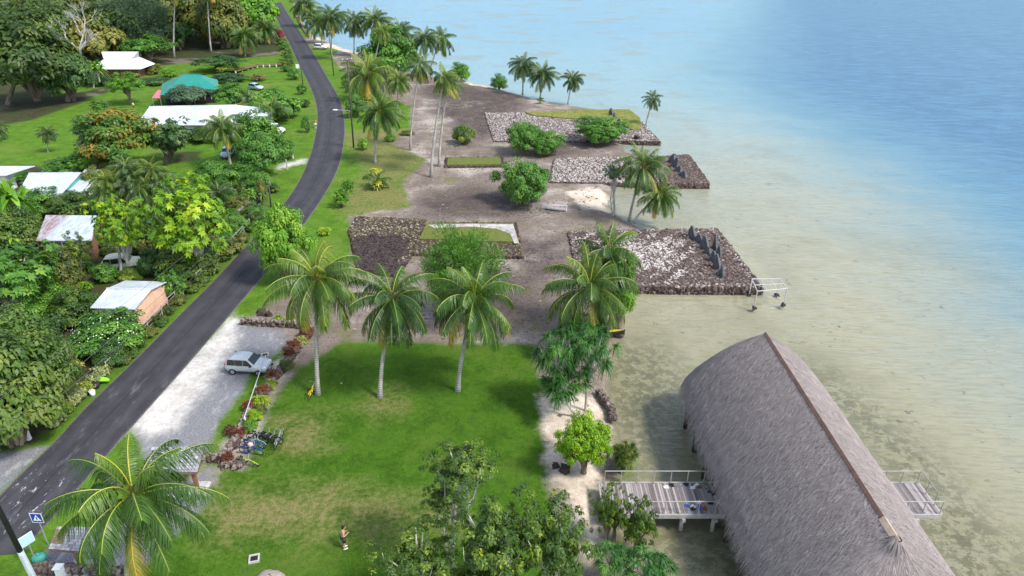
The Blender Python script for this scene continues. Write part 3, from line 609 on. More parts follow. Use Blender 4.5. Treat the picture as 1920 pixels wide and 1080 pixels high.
# ------------------------------------------------------------------ trees and shrubs right of the road
tree((482, 384, 582, 528), (530, 528), 'fluffy', 'bright', 'broadleaf_tree', 'dense bright green tree overhanging the road beside the lawn palms', tr=.22)
tree((800, 437, 930, 590), (868, 600), 'fine', 'green', 'casuarina_tree', 'round feathery bright green tree behind the right lawn palm')
palm((1146, 622), (1140, 470), 82, 'upright palm close behind the broad palm at the water edge', 'green', 3, 1.0)
tree((1122, 478, 1186, 612), (1160, 622), 'dense2', 'bright', 'broadleaf_tree', 'bright green tree standing behind the broad palm at the water edge')
tree((684, 60, 775, 145), (735, 146), 'dense', 'green', 'broadleaf_tree', 'large dense round tree on the shore among the palms')
tree((950, 228, 1018, 290), (988, 288), 'fluffy', 'green', 'marae_tree', 'left half of the spreading tree in front of the far stone platform', nl=8)
tree((990, 244, 1053, 292), (1022, 290), 'fluffy', 'green', 'marae_tree', 'right, lower neighbour of the spreading tree before the far stone platform', nl=8)
tree((1082, 218, 1171, 270), (1127, 268), 'fluffy', 'green', 'marae_tree', 'rounded tree on the far stone platform beside the dark slabs', nl=8)
tree((934, 298, 1030, 388), (985, 382), 'fluffy', 'green', 'marae_tree', 'rounded tree on bare ground behind the white boat', nl=8)
tree((1131, 304, 1172, 345), (1152, 400), 'open', 'bluegreen', 'shore_tree', 'sparse grey-green tree left of the two shore palms', bk=PALE, tr=.13)
shrub((849, 236, 889, 272), 'bush', 'grove', 'shrub', 'lone grey-green shrub on bare ground left of the far stone platform')
shrub((848, 120, 880, 153), 'bush2', 'bright', 'shrub', 'bright shrub on the beach right of the wind-swept palms')
shrub((922, 142, 949, 168), 'bush2', 'green', 'shrub', 'small dark green shrub alone at the beach edge')
shrub((650, 178, 684, 222), 'bush', 'green', 'shrub', 'round green bush behind the street lamp pole')
shrub((642, 148, 660, 166), 'bush', 'green', 'shrub', 'little shrub on the verge by the road bend')
shrub((640, 336, 664, 362), 'ros', 'bright', 'shrub', 'upper bright leafy shrub on the verge right of the road')
shrub((624, 356, 656, 392), 'ros', 'bright', 'shrub', 'lower bright leafy shrub on the verge right of the road')
shrub((688, 312, 716, 332), 'stiff', 'croton', 'shrub', 'yellow shrub behind the young yellow palm')
shrub((693, 332, 722, 358), 'stiff', 'croton', 'shrub', 'yellow-green shrub at the foot of the young yellow palm')
shrub((722, 252, 742, 266), 'bush', 'bright', 'shrub', 'low shrub right of the dark spreading palm')
shrub((752, 244, 776, 254), 'bush', 'olive', 'shrub', 'low olive shrub at the edge of the bare ground')
shrub((672, 260, 692, 282), 'bush', 'bright', 'shrub', 'bright shrub by the foot of the street lamp pole')
shrub((592, 424, 622, 444), 'stiff', 'bread', 'shrub', 'yellow-green shrub right of the dense roadside tree')
# foreground shore plants
tree((1048, 776, 1142, 880), (1094, 886), 'fluffy', 'lime', 'lime_tree', 'compact lime-yellow tree at the sandy shore', tr=.16)
shrub((1143, 828, 1196, 892), 'grass', 'reed', 'shore_grass', 'dark green tall grass clump beside the footbridge rail', 'grass clump')
tree((1108, 912, 1176, 1010), (1150, 1020), 'open2', 'grove', 'mangrove', 'green mangrove growing over the start of the footbridge', nl=9, tr=.12)
tree((1160, 935, 1232, 1035), (1195, 1030), 'open', 'grove', 'mangrove', 'mangrove below the footbridge deck, right of its neighbour', nl=9, tr=.12)
def pandanus(bb, base, label, mat='emerald', sc=1.0):
    t_ = tree(bb, base, 'pand', mat, 'pandanus_tree', label, 'pandanus', bk=PALE, tr=.10, nl=10); return t_
pandanus((1000, 618, 1086, 720), (1048, 768), 'upper left pandanus of the shore clump with dark strap leaves')
pandanus((1062, 610, 1156, 712), (1098, 770), 'upper right pandanus of the shore clump, nearest the water')
pandanus((1006, 682, 1106, 756), (1078, 782), 'front pandanus of the shore clump with a clear thin trunk')
pandanus((1040, 588, 1140, 650), (1082, 680), 'back pandanus of the shore clump under the broad palm')
pandanus((1112, 1012, 1186, 1080), (1150, 1110), 'left pandanus at the bottom edge below the footbridge')
pandanus((1170, 1022, 1266, 1110), (1225, 1130), 'right pandanus at the bottom edge below the footbridge')
# big foreground trees
tree((700, 985, 860, 1120), (790, 1180), 'open2', 'grove', 'mangrove_tree', 'left crown of the tree mass at the bottom edge of the lawn', nl=12, bk=PALE, tr=.2, rz=.4)
tree((840, 925, 1010, 1090), (930, 1170), 'open2', 'grove', 'mangrove_tree', 'central crown of the tree mass at the bottom edge, pale bare limbs', nl=12, bk=PALE, tr=.2, rz=2.0)
tree((960, 940, 1110, 1110), (1040, 1180), 'open', 'grove', 'mangrove_tree', 'right crown of the tree mass at the bottom edge beside the sandy path', nl=12, bk=PALE, tr=.2, rz=4)
tree((800, 1030, 1000, 1180), (900, 1230), 'open2', 'grove', 'mangrove_tree', 'front crown of the tree mass cut by the bottom edge', nl=12, bk=PALE, tr=.2, rz=5)
tree((800, 822, 928, 930), (846, 1075), 'open', 'grove', 'slender_tree', 'slender tree with crooked trunk rising from the bottom tree mass', nl=10, bk=PALE, tr=.14)
tree((790, 905, 870, 965), (850, 1085), 'open2', 'grove', 'slender_tree', 'lower side crown of leaves beside the crooked slender tree', nl=5, bk=PALE, tr=.08)
def deadwood(base, top, spread, label, seed, n=9, r=.09, name='dead_branches', mat=None, depth=4):
    """bare branching wood grown recursively from the base px to the top px"""
    rs = random.Random(seed); b = G(*base); b[2] = hillz(b[0], b[1]); x, z = onY(top[0], top[1], b[1]); h = np.array([x, b[1], z])-b; m = M()
    def grow(p, d, L, r, k):
        q = p+d*L; mid = (p+q)/2+np.array([rs.gauss(0, .06), rs.gauss(0, .06), rs.gauss(0, .04)])*L
        m.tube([p, mid, q], [r, r*.85, r*.65], 5 if k > 2 else 3, caps=False)
        if k == 0: return
        for _ in range(3 if k > 1 else 4):
            e = np.array([rs.gauss(0, spread), rs.gauss(0, spread), rs.gauss(.15, spread*.5)]); grow(p+(q-p)*rs.uniform(.55, 1), nrm(d+e), L*rs.uniform(.55, .8), r*.6, k-1)
    L = np.linalg.norm(h); d = h/L; grow(np.zeros(3), d, L*.36, r, depth)
    o = m.build(name, mat or PALE); o.location = b; return tag(o, label, 'dead tree')
deadwood((150, 135), (150, -4), .50, 'leafless grey dead tree among the forest trees at far left', 4, r=.38, name='dead_tree', depth=5)
deadwood((960, 1078), (975, 985), .9, 'bleached bare branches showing through the bottom tree mass', 5, r=.07)
deadwood((905, 1062), (920, 960), .9, 'pale bare twigs in the central crown of the bottom tree mass', 9, r=.06)
deadwood((1068, 640), (1080, 610), 1.0, 'tangle of bleached bare branches beside the beached canoe', 6, r=.07)
deadwood((1150, 405), (1140, 350), .8, 'bare grey shrub branches on the shore left of the leaning palm', 7, r=.09)
deadwood((468, 398), (468, 370), 1.2, 'mound of dry grey twigs beside the fence left of the road', 8, r=.10)
deadwood((448, 404), (446, 380), 1.2, 'lower heap of dry grey twigs left of the road fence', 12, r=.09)
deadwood((395, 260), (393, 236), .9, 'bare grey twiggy bush in front of the long white roof', 10, r=.07, depth=4)
# ------------------------------------------------------------------ gardens left of the road
MT = [
 ((10, 625, 126, 745), (75, 775), 'dense2', 'mango', 'mango tree behind the front mango, nearer the garden pond'),
 ((-70, 575, 60, 690), (0, 710), 'dense', 'mango', 'mango tree at the left edge behind the two near mangoes'),
 ((-60, 455, 82, 590), (15, 610), 'ros2', 'green', 'leafy green breadfruit tree at the left edge below the pickup'),
 ((282, 342, 432, 500), (355, 512), 'ros', 'bread', 'large lime-yellow breadfruit tree beside the road fence'),
 ((178, 374, 268, 490), (228, 515), 'ros', 'bread', 'slim lime-yellow breadfruit tree right of the rusty shed'),
 ((115, 438, 168, 505), (138, 520), 'open', 'grove', 'sparse frangipani tree with forked pale trunk below the rusty shed'),
 ((150, 208, 276, 300), (215, 318), 'dense2', 'orange', 'round tree with orange flushed leaves left of the long white roof'),
 ((272, 222, 352, 300), (312, 306), 'ros2', 'dark', 'round dark glossy tree in front of the long white roof'),
 ((432, 216, 520, 290), (478, 296), 'dense', 'green', 'domed green tree right of the parked blue car'),
 ((448, 264, 520, 325), (484, 330), 'dense2', 'green', 'bushy green tree by the driveway mouth'),
 ((314, 157, 388, 197), (352, 204), 'flat', 'bluegreen', 'flat-topped grey-green tree in front of the green roof'),
 ((405, 158, 462, 198), (432, 204), 'dense', 'green', 'green tree at the right corner of the green roof house'),
 ((204, 136, 270, 182), (247, 196), 'open', 'bright', 'small round tree alone on the grass before the thatched house'),
 ((-40, 45, 132, 180), (15, 196), 'dense', 'deep', 'huge mango tree with visible trunk at the far left lawn edge'),
 ((84, 100, 168, 184), (128, 190), 'dense2', 'dark', 'dark tree right of the huge mango, left of the banana plants'),
 ((140, 30, 226, 118), (195, 116), 'far2', 'olive', 'olive feathery tree right of the dead tree'),
 ((205, -10, 310, 88), (262, 106), 'fine', 'bluegreen', 'tall grey-green feathery tree behind the thatched house'),
 ((242, 64, 314, 108), (282, 118), 'flat', 'green', 'low layered tree right of the thatched house'),
 ((320, 44, 356, 84), (338, 94), 'far', 'dark', 'dark tree between the two tall bare palm trunks'),
 ((374, -6, 458, 92), (418, 90), 'dense2', 'olive', 'yellow-olive mango tree behind the right bare palm trunk'),
 ((432, -10, 516, 60), (475, 70), 'far', 'bright', 'bright green tree by the road at the top edge'),
 ((372, 102, 446, 128), (410, 134), 'flat', 'dark', 'low flat dark tree on the grass behind the green roof'),
 ((160, 186, 176, 168), (168, 190), 'far', 'green', None),
]
for bb, ba, tpl_, mt, lb in MT:
    if lb: tree(bb, ba, tpl_, mt, 'broadleaf_tree' if 'mango' not in lb else 'mango_tree', lb, bk=PALE if 'bread' in lb or 'frangi' in lb else None, tr=.15 if 'bread' in lb or 'frangi' in lb else None)
SH = [
 ((176, 494, 216, 530), 'bush2', 'green', 'shrub hiding the left end of the old pale yellow car'),
 ((138, 582, 260, 672), 'dense', 'green', 'big rounded gardenia shrub with white flowers below the pink shed'),
 ((178, 640, 232, 694), 'dense', 'dark', 'dark shrub at the fence below the white-flowered shrub'),
 ((30, 470, 110, 555), 'ros2', 'green', 'leafy shrub left of the frangipani tree'),
 ((80, 470, 150, 545), 'dense2', 'olive', 'brownish olive shrub under the rusty shed'),
 ((60, 530, 135, 600), 'dense', 'green', 'garden shrub left of the pink shed'),
 ((100, 545, 180, 615), 'dense2', 'mango', 'shrub touching the left wall of the pink shed'),
 ((20, 570, 90, 640), 'dense', 'green', 'shrub behind the left mango trees'),
 ((85, 585, 120, 640), 'ros2', 'dark', 'dark shrub between mango and flowered shrub'),
 ((300, 508, 345, 565), 'ros2', 'green', 'bright shrub at the right wall of the pink shed'),
 ((205, 500, 275, 525), 'bush', 'grove', 'low shrub in front of the covered car'),
 ((262, 470, 300, 520), 'dense', 'dark', 'dark shrub between the two lime-yellow trees'),
 ((300, 455, 400, 520), 'dense2', 'mango', 'undergrowth shrub below the large lime-yellow tree'),
 ((366, 440, 440, 490), 'bush', 'olive', 'brownish shrub at the road fence beside the large lime-yellow tree'),
 ((40, 355, 120, 410), 'dense', 'green', 'dark green shrub below the large white roof'),
 ((96, 360, 180, 415), 'dense2', 'mango', 'shrub behind the rusty shed roof'),
 ((-20, 395, 70, 470), 'dense2', 'mango', 'shrub left of the rusty shed'),
 ((240, 395, 300, 455), 'dense', 'dark', 'very dark shrub beneath the feathery palm clump'),
 ((150, 318, 215, 375), 'dense', 'olive', 'shrub left of the feathery palm clump'),
 ((90, 292, 170, 325), 'bush', 'green', 'low hedge shrub behind the large white roof'),
 ((135, 278, 200, 325), 'ros2', 'bright', 'bright shrub below the orange tree'),
 ((368, 300, 432, 345), 'dense2', 'green', 'driveway shrub left of the blue car path'),
 ((410, 312, 478, 362), 'dense', 'green', 'driveway shrub in the middle of the row'),
 ((458, 322, 510, 366), 'dense2', 'green', 'driveway shrub nearest the road'),
 ((498, 256, 550, 302), 'dense', 'green', 'round shrub at the road side of the driveway'),
 ((505, 240, 530, 262), 'ros', 'bread', 'small lime shrub above the driveway'),
 ((352, 238, 412, 268), 'bush', 'grove', 'low shrub along the wall of the long white roof house'),
 ((500, 268, 520, 290), 'bush', 'orange', 'rusty coloured bush beside the driveway shrubs'),
 ((470, 168, 552, 228), 'far2', 'green', 'dense green bush behind the squat palm'),
 ((455, 170, 482, 192), 'far', 'green', 'bush behind the small palm at the white roof'),
 ((396, 136, 456, 156), 'bush', 'dark', 'long clipped dark hedge behind the green roof'),
 ((262, 144, 318, 160), 'bush', 'dark', 'clipped hedge right of the small lawn tree'),
 ((172, 142, 206, 162), 'bush', 'dark', 'clipped hedge left of the small lawn tree'),
 ((300, 128, 330, 146), 'bush', 'bright', 'bright rounded bush left of the green roof peak'),
 ((276, 122, 304, 140), 'bush2', 'olive', 'olive bush at the right side of the thatched house'),
 ((405, 118, 448, 138), 'bush', 'grove', 'yellowish low bush under the flat dark tree'),
 ((468, 138, 500, 153), 'open', 'brown', 'dry brown bush on the grass left of the hedge'),
 ((515, 56, 532, 72), 'bush2', 'magenta', 'magenta bougainvillea bush beside the road'),
 ((540, 128, 562, 150), 'bush', 'green', 'rounded bush at the near end of the clipped hedge'),
 ((556, 158, 574, 178), 'ros2', 'green', 'small upright shrub on the verge below the hedge'),
 ((562, 186, 580, 202), 'bush', 'dark', 'dark boxy shrub on the verge, upper one'),
 ((566, 218, 584, 250), 'bush', 'green', 'clipped shrub on the verge, lower one'),
 ((506, 344, 524, 362), 'bush', 'grove', 'weedy bush on the fence line near the white marker post'),
 ((480, 336, 500, 380), 'bush', 'olive', 'weedy bush left of the fence post'),
 ((416, 396, 450, 440), 'tuft', 'bread', 'spiky yellow-green bromeliad left of the road fence'),
 ((110, 640, 150, 680), 'tuft', 'brown', 'brown star-shaped bromeliad in the garden'),
 ((94, 600, 124, 632), 'ros', 'pale', 'pale variegated shrub in the garden, left one'),
 ((122, 592, 146, 618), 'ros', 'pale', 'pale variegated shrub in the garden, right one'),
 ((128, 672, 160, 700), 'stiff', 'croton', 'yellowish garden plant behind the roadside shrubs'),
 ((236, 605, 256, 640), 'ros', 'croton', 'yellow croton at the fence below the pink wall'),
 ((204, 640, 228, 656), 'ros', 'orange', 'orange-yellow croton beside the fence'),
 ((-10, 345, 22, 400), 'bush', 'green', 'shrub under the banana plant at the left edge'),
 ((-10, 330, 30, 350), 'bush2', 'green', 'small shrub at the corner of the large white roof'),
 ((25, 322, 58, 338), 'bush2', 'green', 'shrub between the two left-edge roofs'),
]
shrub((-100, 625, 92, 866), 'dense', 'mango', 'mango_tree', 'front mango tree in the lower left corner beside the road', 'tree')
for bb, tpl_, mt, lb in SH: shrub(bb, tpl_, mt, 'shrub', lb)
for bb, ba, lb in [((-14, 330, 50, 420), (15, 440), 'banana plant at the left edge below the large white roof'), ((145, 104, 176, 150), (162, 163), 'banana plant left of the thatched house'), ((166, 108, 196, 150), (176, 165), 'smaller banana plant touching the thatched house'), ((2, 425, 34, 462), (14, 470), 'small banana plant near the pickup')]:
    tree(bb, ba, 'banana', 'bright', 'banana_plant', lb, 'banana plant', nl=2, bk=PALE, tr=.14)
for j, (u, v) in enumerate([(196, 694), (186, 706), (174, 720), (162, 733), (150, 746), (138, 758), (126, 772), (112, 786), (100, 799)]):
    s = 13; shrub((u-s, v-s*1.5, u+s, v+s*.6), 'ros', 'pale' if j % 3 else 'croton', 'hedge_plant', 'pale yellow-green plant in the roadside hedge row below the mango trees', 'plant', 'pale plants in the roadside hedge')
for j, (u, v) in enumerate([(528, 78), (533, 88), (537, 98), (540, 108), (541, 118), (536, 128), (530, 116)]):
    shrub((u-9, v-7, u+9, v+7), 'bush', 'green' if j % 2 else 'grove', 'hedge_shrub', 'clipped round shrub of the hedge row along the left side of the road', 'shrub', 'clipped shrubs of the roadside hedge')
# understorey along the garden fence
fp = [(335, 566), (318, 585), (300, 606), (282, 626), (264, 646), (246, 664), (232, 678), (360, 545), (380, 528), (400, 505), (420, 485), (438, 466), (455, 450), (470, 430), (482, 412)]
for j, (u, v) in enumerate(fp):
    s = 15; shrub((u-s, v-s, u+s*.8, v+s*.5), ['bush', 'open', 'bush2'][j % 3], ['olive', 'grove', 'mango'][j % 3], 'fence_plant', 'scrubby plant growing along the wire fence left of the road', 'plant', 'plants along the wire fence')
# far forest rows behind
rs = random.Random(3)
far = []
for Y0, n, u0, u1, hz in ((200, 9, -60, 140, 13), (222, 10, -60, 300, 14), (255, 10, -80, 470, 17), (300, 12, -120, 480, 19), (360, 13, -160, 470, 22), (430, 14, -180, 480, 24)):
    for i in range(n):
        u = u0+(u1-u0)*(i+.5+rs.uniform(-.35, .35))/n
        x = (u-960)/FP*(Y0*CT+20)*1.02; far.append((x, Y0+rs.uniform(-12, 12), hz*rs.uniform(.75, 1.15)))
kinds = [('far', 'deep'), ('far2', 'dark'), ('far', 'mango'), ('far2', 'olive'), ('far', 'deep'), ('far2', 'deep')]
for i, (x, y, h) in enumerate(far):
    if x > -105-.18*(y-215)+14: x -= 16
    z0 = hillz(x, y); kd = kinds[rs.randrange(6)]; th = thing('forest_tree', 'tree of the dark forest on the slope behind the houses', 'tree', (x, y, z0), 0, 'forest trees behind the houses')
    r = h*rs.uniform(.5, .62); link('crown', TP[kd[0]], th, (0, 0, h*.56), (r, r, h*.52), rs.uniform(0, 6), [LM[kd[1]], BARK])
    m = M(); m.tube([(0, 0, -1), (0, 0, h*.3), (.3, 0, h*.6)], [.4, .3, .15], 6); m.build('trunk', BARK, th)

# forest undergrowth and garden filling
for i in range(60):
    Y0 = rs.uniform(185, 330); u = rs.uniform(-60, 470); x = (u-960)/FP*(Y0*CT+20)
    if x > -105-.18*(Y0-215)-2 or (u > 200 and Y0 < 235): continue
    z0 = hillz(x, Y0); s_ = rs.uniform(2.2, 4.5); o = link('forest_shrub', TP[rs.choice(['far', 'far2', 'bush'])], None, (x, Y0, z0+s_*.5), (s_*1.3, s_*1.3, s_), rs.uniform(0, 6), [LM[rs.choice(['mango', 'dark', 'green', 'olive'])], BARK])
    tag(o, 'shrub of the undergrowth between the forest trees on the slope', 'shrub', 'undergrowth shrubs in the forest')
gp = np.array([(-60, 430), (60, 405), (190, 305), (300, 318), (370, 345), (475, 345), (492, 395), (440, 462), (360, 535), (225, 660), (120, 640), (80, 600), (-60, 600)])
ex = [(160, 510, 318, 625), (60, 395, 190, 485), (172, 480, 262, 530), (0, 435, 66, 500), (20, 312, 192, 398), (-40, 300, 72, 345), (88, 598, 152, 684), (318, 280, 380, 312)]
pts = rng.uniform([-50, 305], [492, 660], (1500, 2)); pts = pts[sdpoly(pts, gp) > 6]; kept = []
for u, v in pts:
    if any(a < u < c_ and b < v < d_ for a, b, c_, d_ in ex): continue
    if all((u-a)**2+((v-b)*1.5)**2 > 27**2 for a, b in kept): kept.append((u, v))
for u, v in kept:
    s_ = rng.uniform(15, 26); tpl_ = rs.choice(['dense2', 'bush', 'bush2', 'ros2', 'open', 'stiff']); mt = rs.choice(['mango', 'green', 'dark', 'olive', 'green', 'bright', 'grove', 'mango', 'croton' if tpl_ == 'stiff' else 'green'])
    shrub((u-s_, v-s_*1.25, u+s_, v+s_*.4), tpl_, mt, 'garden_shrub', 'shrub in the dense garden planting left of the road fence', 'shrub', 'shrubs of the dense gardens')
# white blossoms on the gardenia
sh = [o for o in SC.objects if 'gardenia' in o.get('label', '')][0]; d = fib(170, -.1); m = M()
m.strips(d*rng.uniform(.92, 1.05, (len(d), 1)), nrm(np.cross(d, rv3(len(d)))), d, .035, .03, 0, ((0, .6), (.5, 1), (1, .5)))
o = m.build('blossoms', pm('white_blossom', (.8, .8, .74), .7, .05, 4), sh)
rng = np.random.default_rng(99)
# ------------------------------------------------------------------ thatched house over the water
def thatchmat(name, a, b, c_):
    t = T(name); v = t.att('var'); f = t.noise(.55, 5, .65, t.mapv(t.pos(), (1, 2.2, 1))); g = t.noise(16, 3, .6)
    x = t.math('ADD', t.math('MULTIPLY', v, .5), t.math('ADD', t.math('MULTIPLY', f, .36), t.math('MULTIPLY', g, .14)))
    return t.bsdf(t.ramp(x, [(.2, a), (.5, b), (.82, c_)]), .9, None, 0, .15)
THATCH = thatchmat('dry_thatch', (.185, .155, .145), (.325, .28, .267), (.465, .41, .395))
COPPER = pm('ridge_copper', (.21, .115, .085), .75, .3, 2.5, 0, .3, (.17, .12, .10))
PALEB = pm('ridge_end_board', (.55, .40, .30), .7)
t = T('weathered_wood'); v = t.att('var'); o = t.obj()
g = t.noise(2.2, 5, .7, t.mapv(o, (3, 3, 1))); WOOD = t.bsdf(t.ramp(t.math('ADD', t.math('MULTIPLY', v, .7), t.math('MULTIPLY', g, .35)), [(.15, (.10, .085, .085)), (.5, (.26, .225, .22)), (.9, (.44, .40, .39))]), .85, None, 0, .2)
GREYW = pm('silvered_timber', (.36, .345, .33), .85, .25, 4)
DARKW = pm('dark_timber', (.07, .055, .045), .85, .3, 4)
ZE, ZR = 2.9, 7.8
rf, rn = G(1437, 628, ZR)[1], G(1672, 1010, ZR)[1]
cx = (G(1437, 628, ZR)[0]+G(1672, 1010, ZR)[0])/2; HW = 5.25; EA = 4.6; cx += .08
yf0, yn0 = rf-.6, rn+.6
def per(s):
    """outline point and matching ridge point for s in 0..1 round the eave, vectorised"""
    Ls = yf0-yn0; La = PI*(HW+EA)/2; tot = 2*Ls+2*La; d = (np.asarray(s) % 1)*tot
    E = np.zeros((len(d), 2)); Rr = np.zeros((len(d), 2))
    a = d < Ls; E[a, 0] = -HW; E[a, 1] = yn0+d[a]; Rr[a, 1] = d[a]/Ls
    b = (d >= Ls) & (d < Ls+La); th_ = PI-(d[b]-Ls)/La*PI; ex = .82
    E[b, 0] = HW*np.sign(np.cos(th_))*np.abs(np.cos(th_))**ex; E[b, 1] = yf0+EA*np.abs(np.sin(th_))**ex; Rr[b, 1] = 1
    c = (d >= Ls+La) & (d < 2*Ls+La); q = (d[c]-Ls-La); E[c, 0] = HW; E[c, 1] = yf0-q; Rr[c, 1] = 1-q/Ls
    e = d >= 2*Ls+La; th_ = -(d[e]-2*Ls-La)/La*PI
    E[e, 0] = HW*np.sign(np.cos(th_))*np.abs(np.cos(th_))**ex; E[e, 1] = yn0-EA*np.abs(np.sin(th_))**ex; Rr[e, 1] = 0
    Rr[:, 1] = rn+Rr[:, 1]*(rf-rn)
    E[:, 0] = np.where(E[:, 0] < 0, E[:, 0]*.955, E[:, 0])
    return np.concatenate([E+[cx, 0], np.full((len(d), 1), ZE)], 1), np.concatenate([Rr+[cx, 0], np.full((len(d), 1), ZR)], 1)
def rsurf(s, tq):
    E, R = per(s); p = R+(E-R)*tq[:, None]; p[:, 2] += .50*np.sin(PI*np.clip(tq, 0, 1))**.9-.12*np.clip(tq-.9, 0, 1)*10
    return p
house = thing('thatched_house', 'big grey thatched meeting house standing on posts over the lagoon', 'house', (cx, (rf+rn)/2, WZ))
hl = np.array([cx, (rf+rn)/2, WZ])
m = M(); ns, nt_ = 260, 22; S = np.repeat(np.arange(ns)/ns, nt_); Tq = np.tile(np.linspace(0, 1, nt_), ns)
p = rsurf(S, Tq)-hl; p += rng.normal(0, .008, p.shape)
i = np.arange(ns)[:, None]; j = np.arange(nt_-1)[None]; i2 = (i+1) % ns
m.add(p, np.stack([i*nt_+j, i*nt_+j+1, i2*nt_+j+1, i2*nt_+j], -1).reshape(-1, 4), 0, rng.uniform(.2, .35, len(p)))
# thick eave lip and underside
E, R = per(np.arange(ns)/ns); lo = rsurf(np.arange(ns)/ns, np.ones(ns)); a_ = lo-hl; b_ = a_-np.array([0, 0, .38])+(R-E)*.02; c_ = (R-hl)*1; c_[:, 2] -= .7
c_ = b_+(c_-b_)*.9
i = np.arange(ns); k = (i+1) % ns
m.add(np.concatenate([a_, b_, c_]), np.concatenate([np.stack([i, i+ns, k+ns, k], 1), np.stack([i+ns, i+2*ns, k+2*ns, k+ns], 1)]), 0, .15)
N = 130000; S = rng.uniform(0, 1, N); Tq = rng.uniform(.0, .99, N)**.75; Tq[:9000] = rng.uniform(.94, 1.0, 9000)
p0 = rsurf(S, Tq); p1 = rsurf(S+rng.normal(0, .0012, N), Tq+.02); d = nrm(p1-p0+rng.normal(0, .005, (N, 3))); E, R = per(S)
nn = nrm(np.cross(np.cross(d, UP), d)+rng.normal(0, .14, (N, 3))); nn[nn[:, 2] < 0] *= -1
L = rng.uniform(.18, .5, N); L[:9000] = rng.uniform(.3, .75, 9000)
m.strips(p0-hl+np.array([0, 0, .045])+rng.uniform(0, .03, (N, 1))*nn, nrm(d+nn*.03), nn, L, rng.uniform(.012, .026, N), np.where(np.arange(N) < 9000, .5, .0), ((0, .9), (1, .5)), 0, np.clip(rng.normal(.48, .22, N)+.22*((Tq*8+.3*np.sin(S*60)) % 1-.5), 0, 1))
m.build('thatch_roof', THATCH, house)
m = M(); zc = ZR+.17-WZ
for sg in (-1, 1):
    q = [np.array([0, rf+.15, zc])-[0, hl[1], 0], np.array([0, rn+1.2, zc])-[0, hl[1], 0], np.array([sg*.125, rn+1.2, zc-.15])-[0, hl[1], 0], np.array([sg*.125, rf+.15, zc-.15])-[0, hl[1], 0]]
    m.slab(q if sg > 0 else q[::-1], .05)
m.build('ridge_cap', COPPER, house)
m = M()
for sg in (-1, 1):
    q = [np.array([0, rn+1.2, zc+.02])-[0, hl[1], 0], np.array([0, rn-.25, zc+.02])-[0, hl[1], 0], np.array([sg*.2, rn-.25, zc-.2])-[0, hl[1], 0], np.array([sg*.2, rn+1.2, zc-.2])-[0, hl[1], 0]]
    m.slab(q if sg > 0 else q[::-1], .05)
m.build('ridge_end_board', PALEB, house)
N = 240; a = rng.uniform(0, 2*PI, N); d = nrm(np.stack([np.cos(a), np.sin(a)-.5, -rng.uniform(.35, 1.1, N)], 1)); m = M()
m.strips(np.array([0, rn-hl[1], ZR+.15-WZ])+np.stack([np.cos(a)*.15, np.sin(a)*.2-.15, np.zeros(N)], 1), d, nrm(UP+.4*rv3(N)), rng.uniform(.3, .75, N), .03, .25, ((0, 1), (1, .3)), 0, rng.uniform(0, .5, N))
m.build('ridge_tuft', THATCH, house)
for y in np.linspace(yn0-1, yf0+1.5, 8):
    for x in (-HW+.9, -1.5, 1.5, HW-.9):
        m = M(); m.tube([(x, y-hl[1], -1.3), (x, y-hl[1], 3.2)], [.16, .14], 8); m.build('post', DARKW, house, True)
m = M(); m.box((0, 0, .8-.14-WZ), (2*HW-1.6, yf0-yn0+2, .2)); m.build('floor', DARKW, house)
m = M(); m.box((0, 0, 2.55-WZ), (2*HW-1.7, .2, .2))
for sg in (-1, 1): m.box((sg*(HW-.9), 0, 2.3), (.2, yf0-yn0+2, .22))
m.build('eave_beam', DARKW, house)
# ------------------------------------------------------------------ footbridge and lagoon landing
def decking(name, label, x0, x1, y0, y1, z, rails, cat, fasc=True):
    th = thing(name, label, cat, ((x0+x1)/2, (y0+y1)/2, WZ)); l = np.array([(x0+x1)/2, (y0+y1)/2, WZ]); m = M(); x = x0
    while x < x1-.05:
        w_ = .145; m.box(np.array([x+w_/2, (y0+y1)/2+rng.normal(0, .012), z-.025+rng.normal(0, .003)])-l, (w_-.018, y1-y0, .05), 0, 0, rng.uniform(.05, 1)); x += w_
    m.build('deck', WOOD, th)
    for y in (y0, y1):
        m = M(); m.box(np.array([(x0+x1)/2, y+(-.06 if y == y0 else .06), z-.12])-l, (x1-x0, .10, .30)); m.build('edge_beam', GREYW, th)
    for px_ in np.arange(x0+1.0, x1+.1, 1.95):
        m = M(); m.box(np.array([px_, (y0+y1)/2, z-.36])-l, (.2, y1-y0+.5, .2)); m.build('cross_beam', GREYW, th)
        for y in (y0+.2, y1-.2): m = M(); m.tube([np.array([px_, y, -1.5])-l, np.array([px_, y, z-.46])-l], .14, 8); m.build('pile', GREYW, th, True)
    for (ax, ay, bx, by) in rails:
        n = max(2, int(math.hypot(bx-ax, by-ay)/.95)+1); rl_ = M()
        A_, B_ = np.array([ax, ay, z+1.0])-l, np.array([bx, by, z+1.0])-l
        rl_.tube([A_, B_], .032, 6); r_ = rl_.build('handrail', GREYW, th)
        for q in np.linspace(0, 1, n): c_ = A_+(B_-A_)*q; m = M(); m.box(c_-np.array([0, 0, .52]), (.045, .045, 1.02)); m.build('rail_post', GREYW, th)
    return th
YA, YB = 31.25, 33.9
decking('footbridge', 'weathered plank footbridge with handrails from the beach to the thatched house', 5.5, 13.4, YA, YB, .8, [(5.9, YB, 13.3, YB), (8.2, YA, 13.3, YA)], 'footbridge')
decking('landing_deck', 'small plank landing with handrails on the far water side of the thatched house', 21.6, 26.0, YA, YB, .8, [(21.7, YB, 25.9, YB), (25.95, YB, 25.95, YA+.7), (21.7, YA, 25.9, YA)], 'deck')
def pmx(name, c, **k): return pm(name, c, **k)
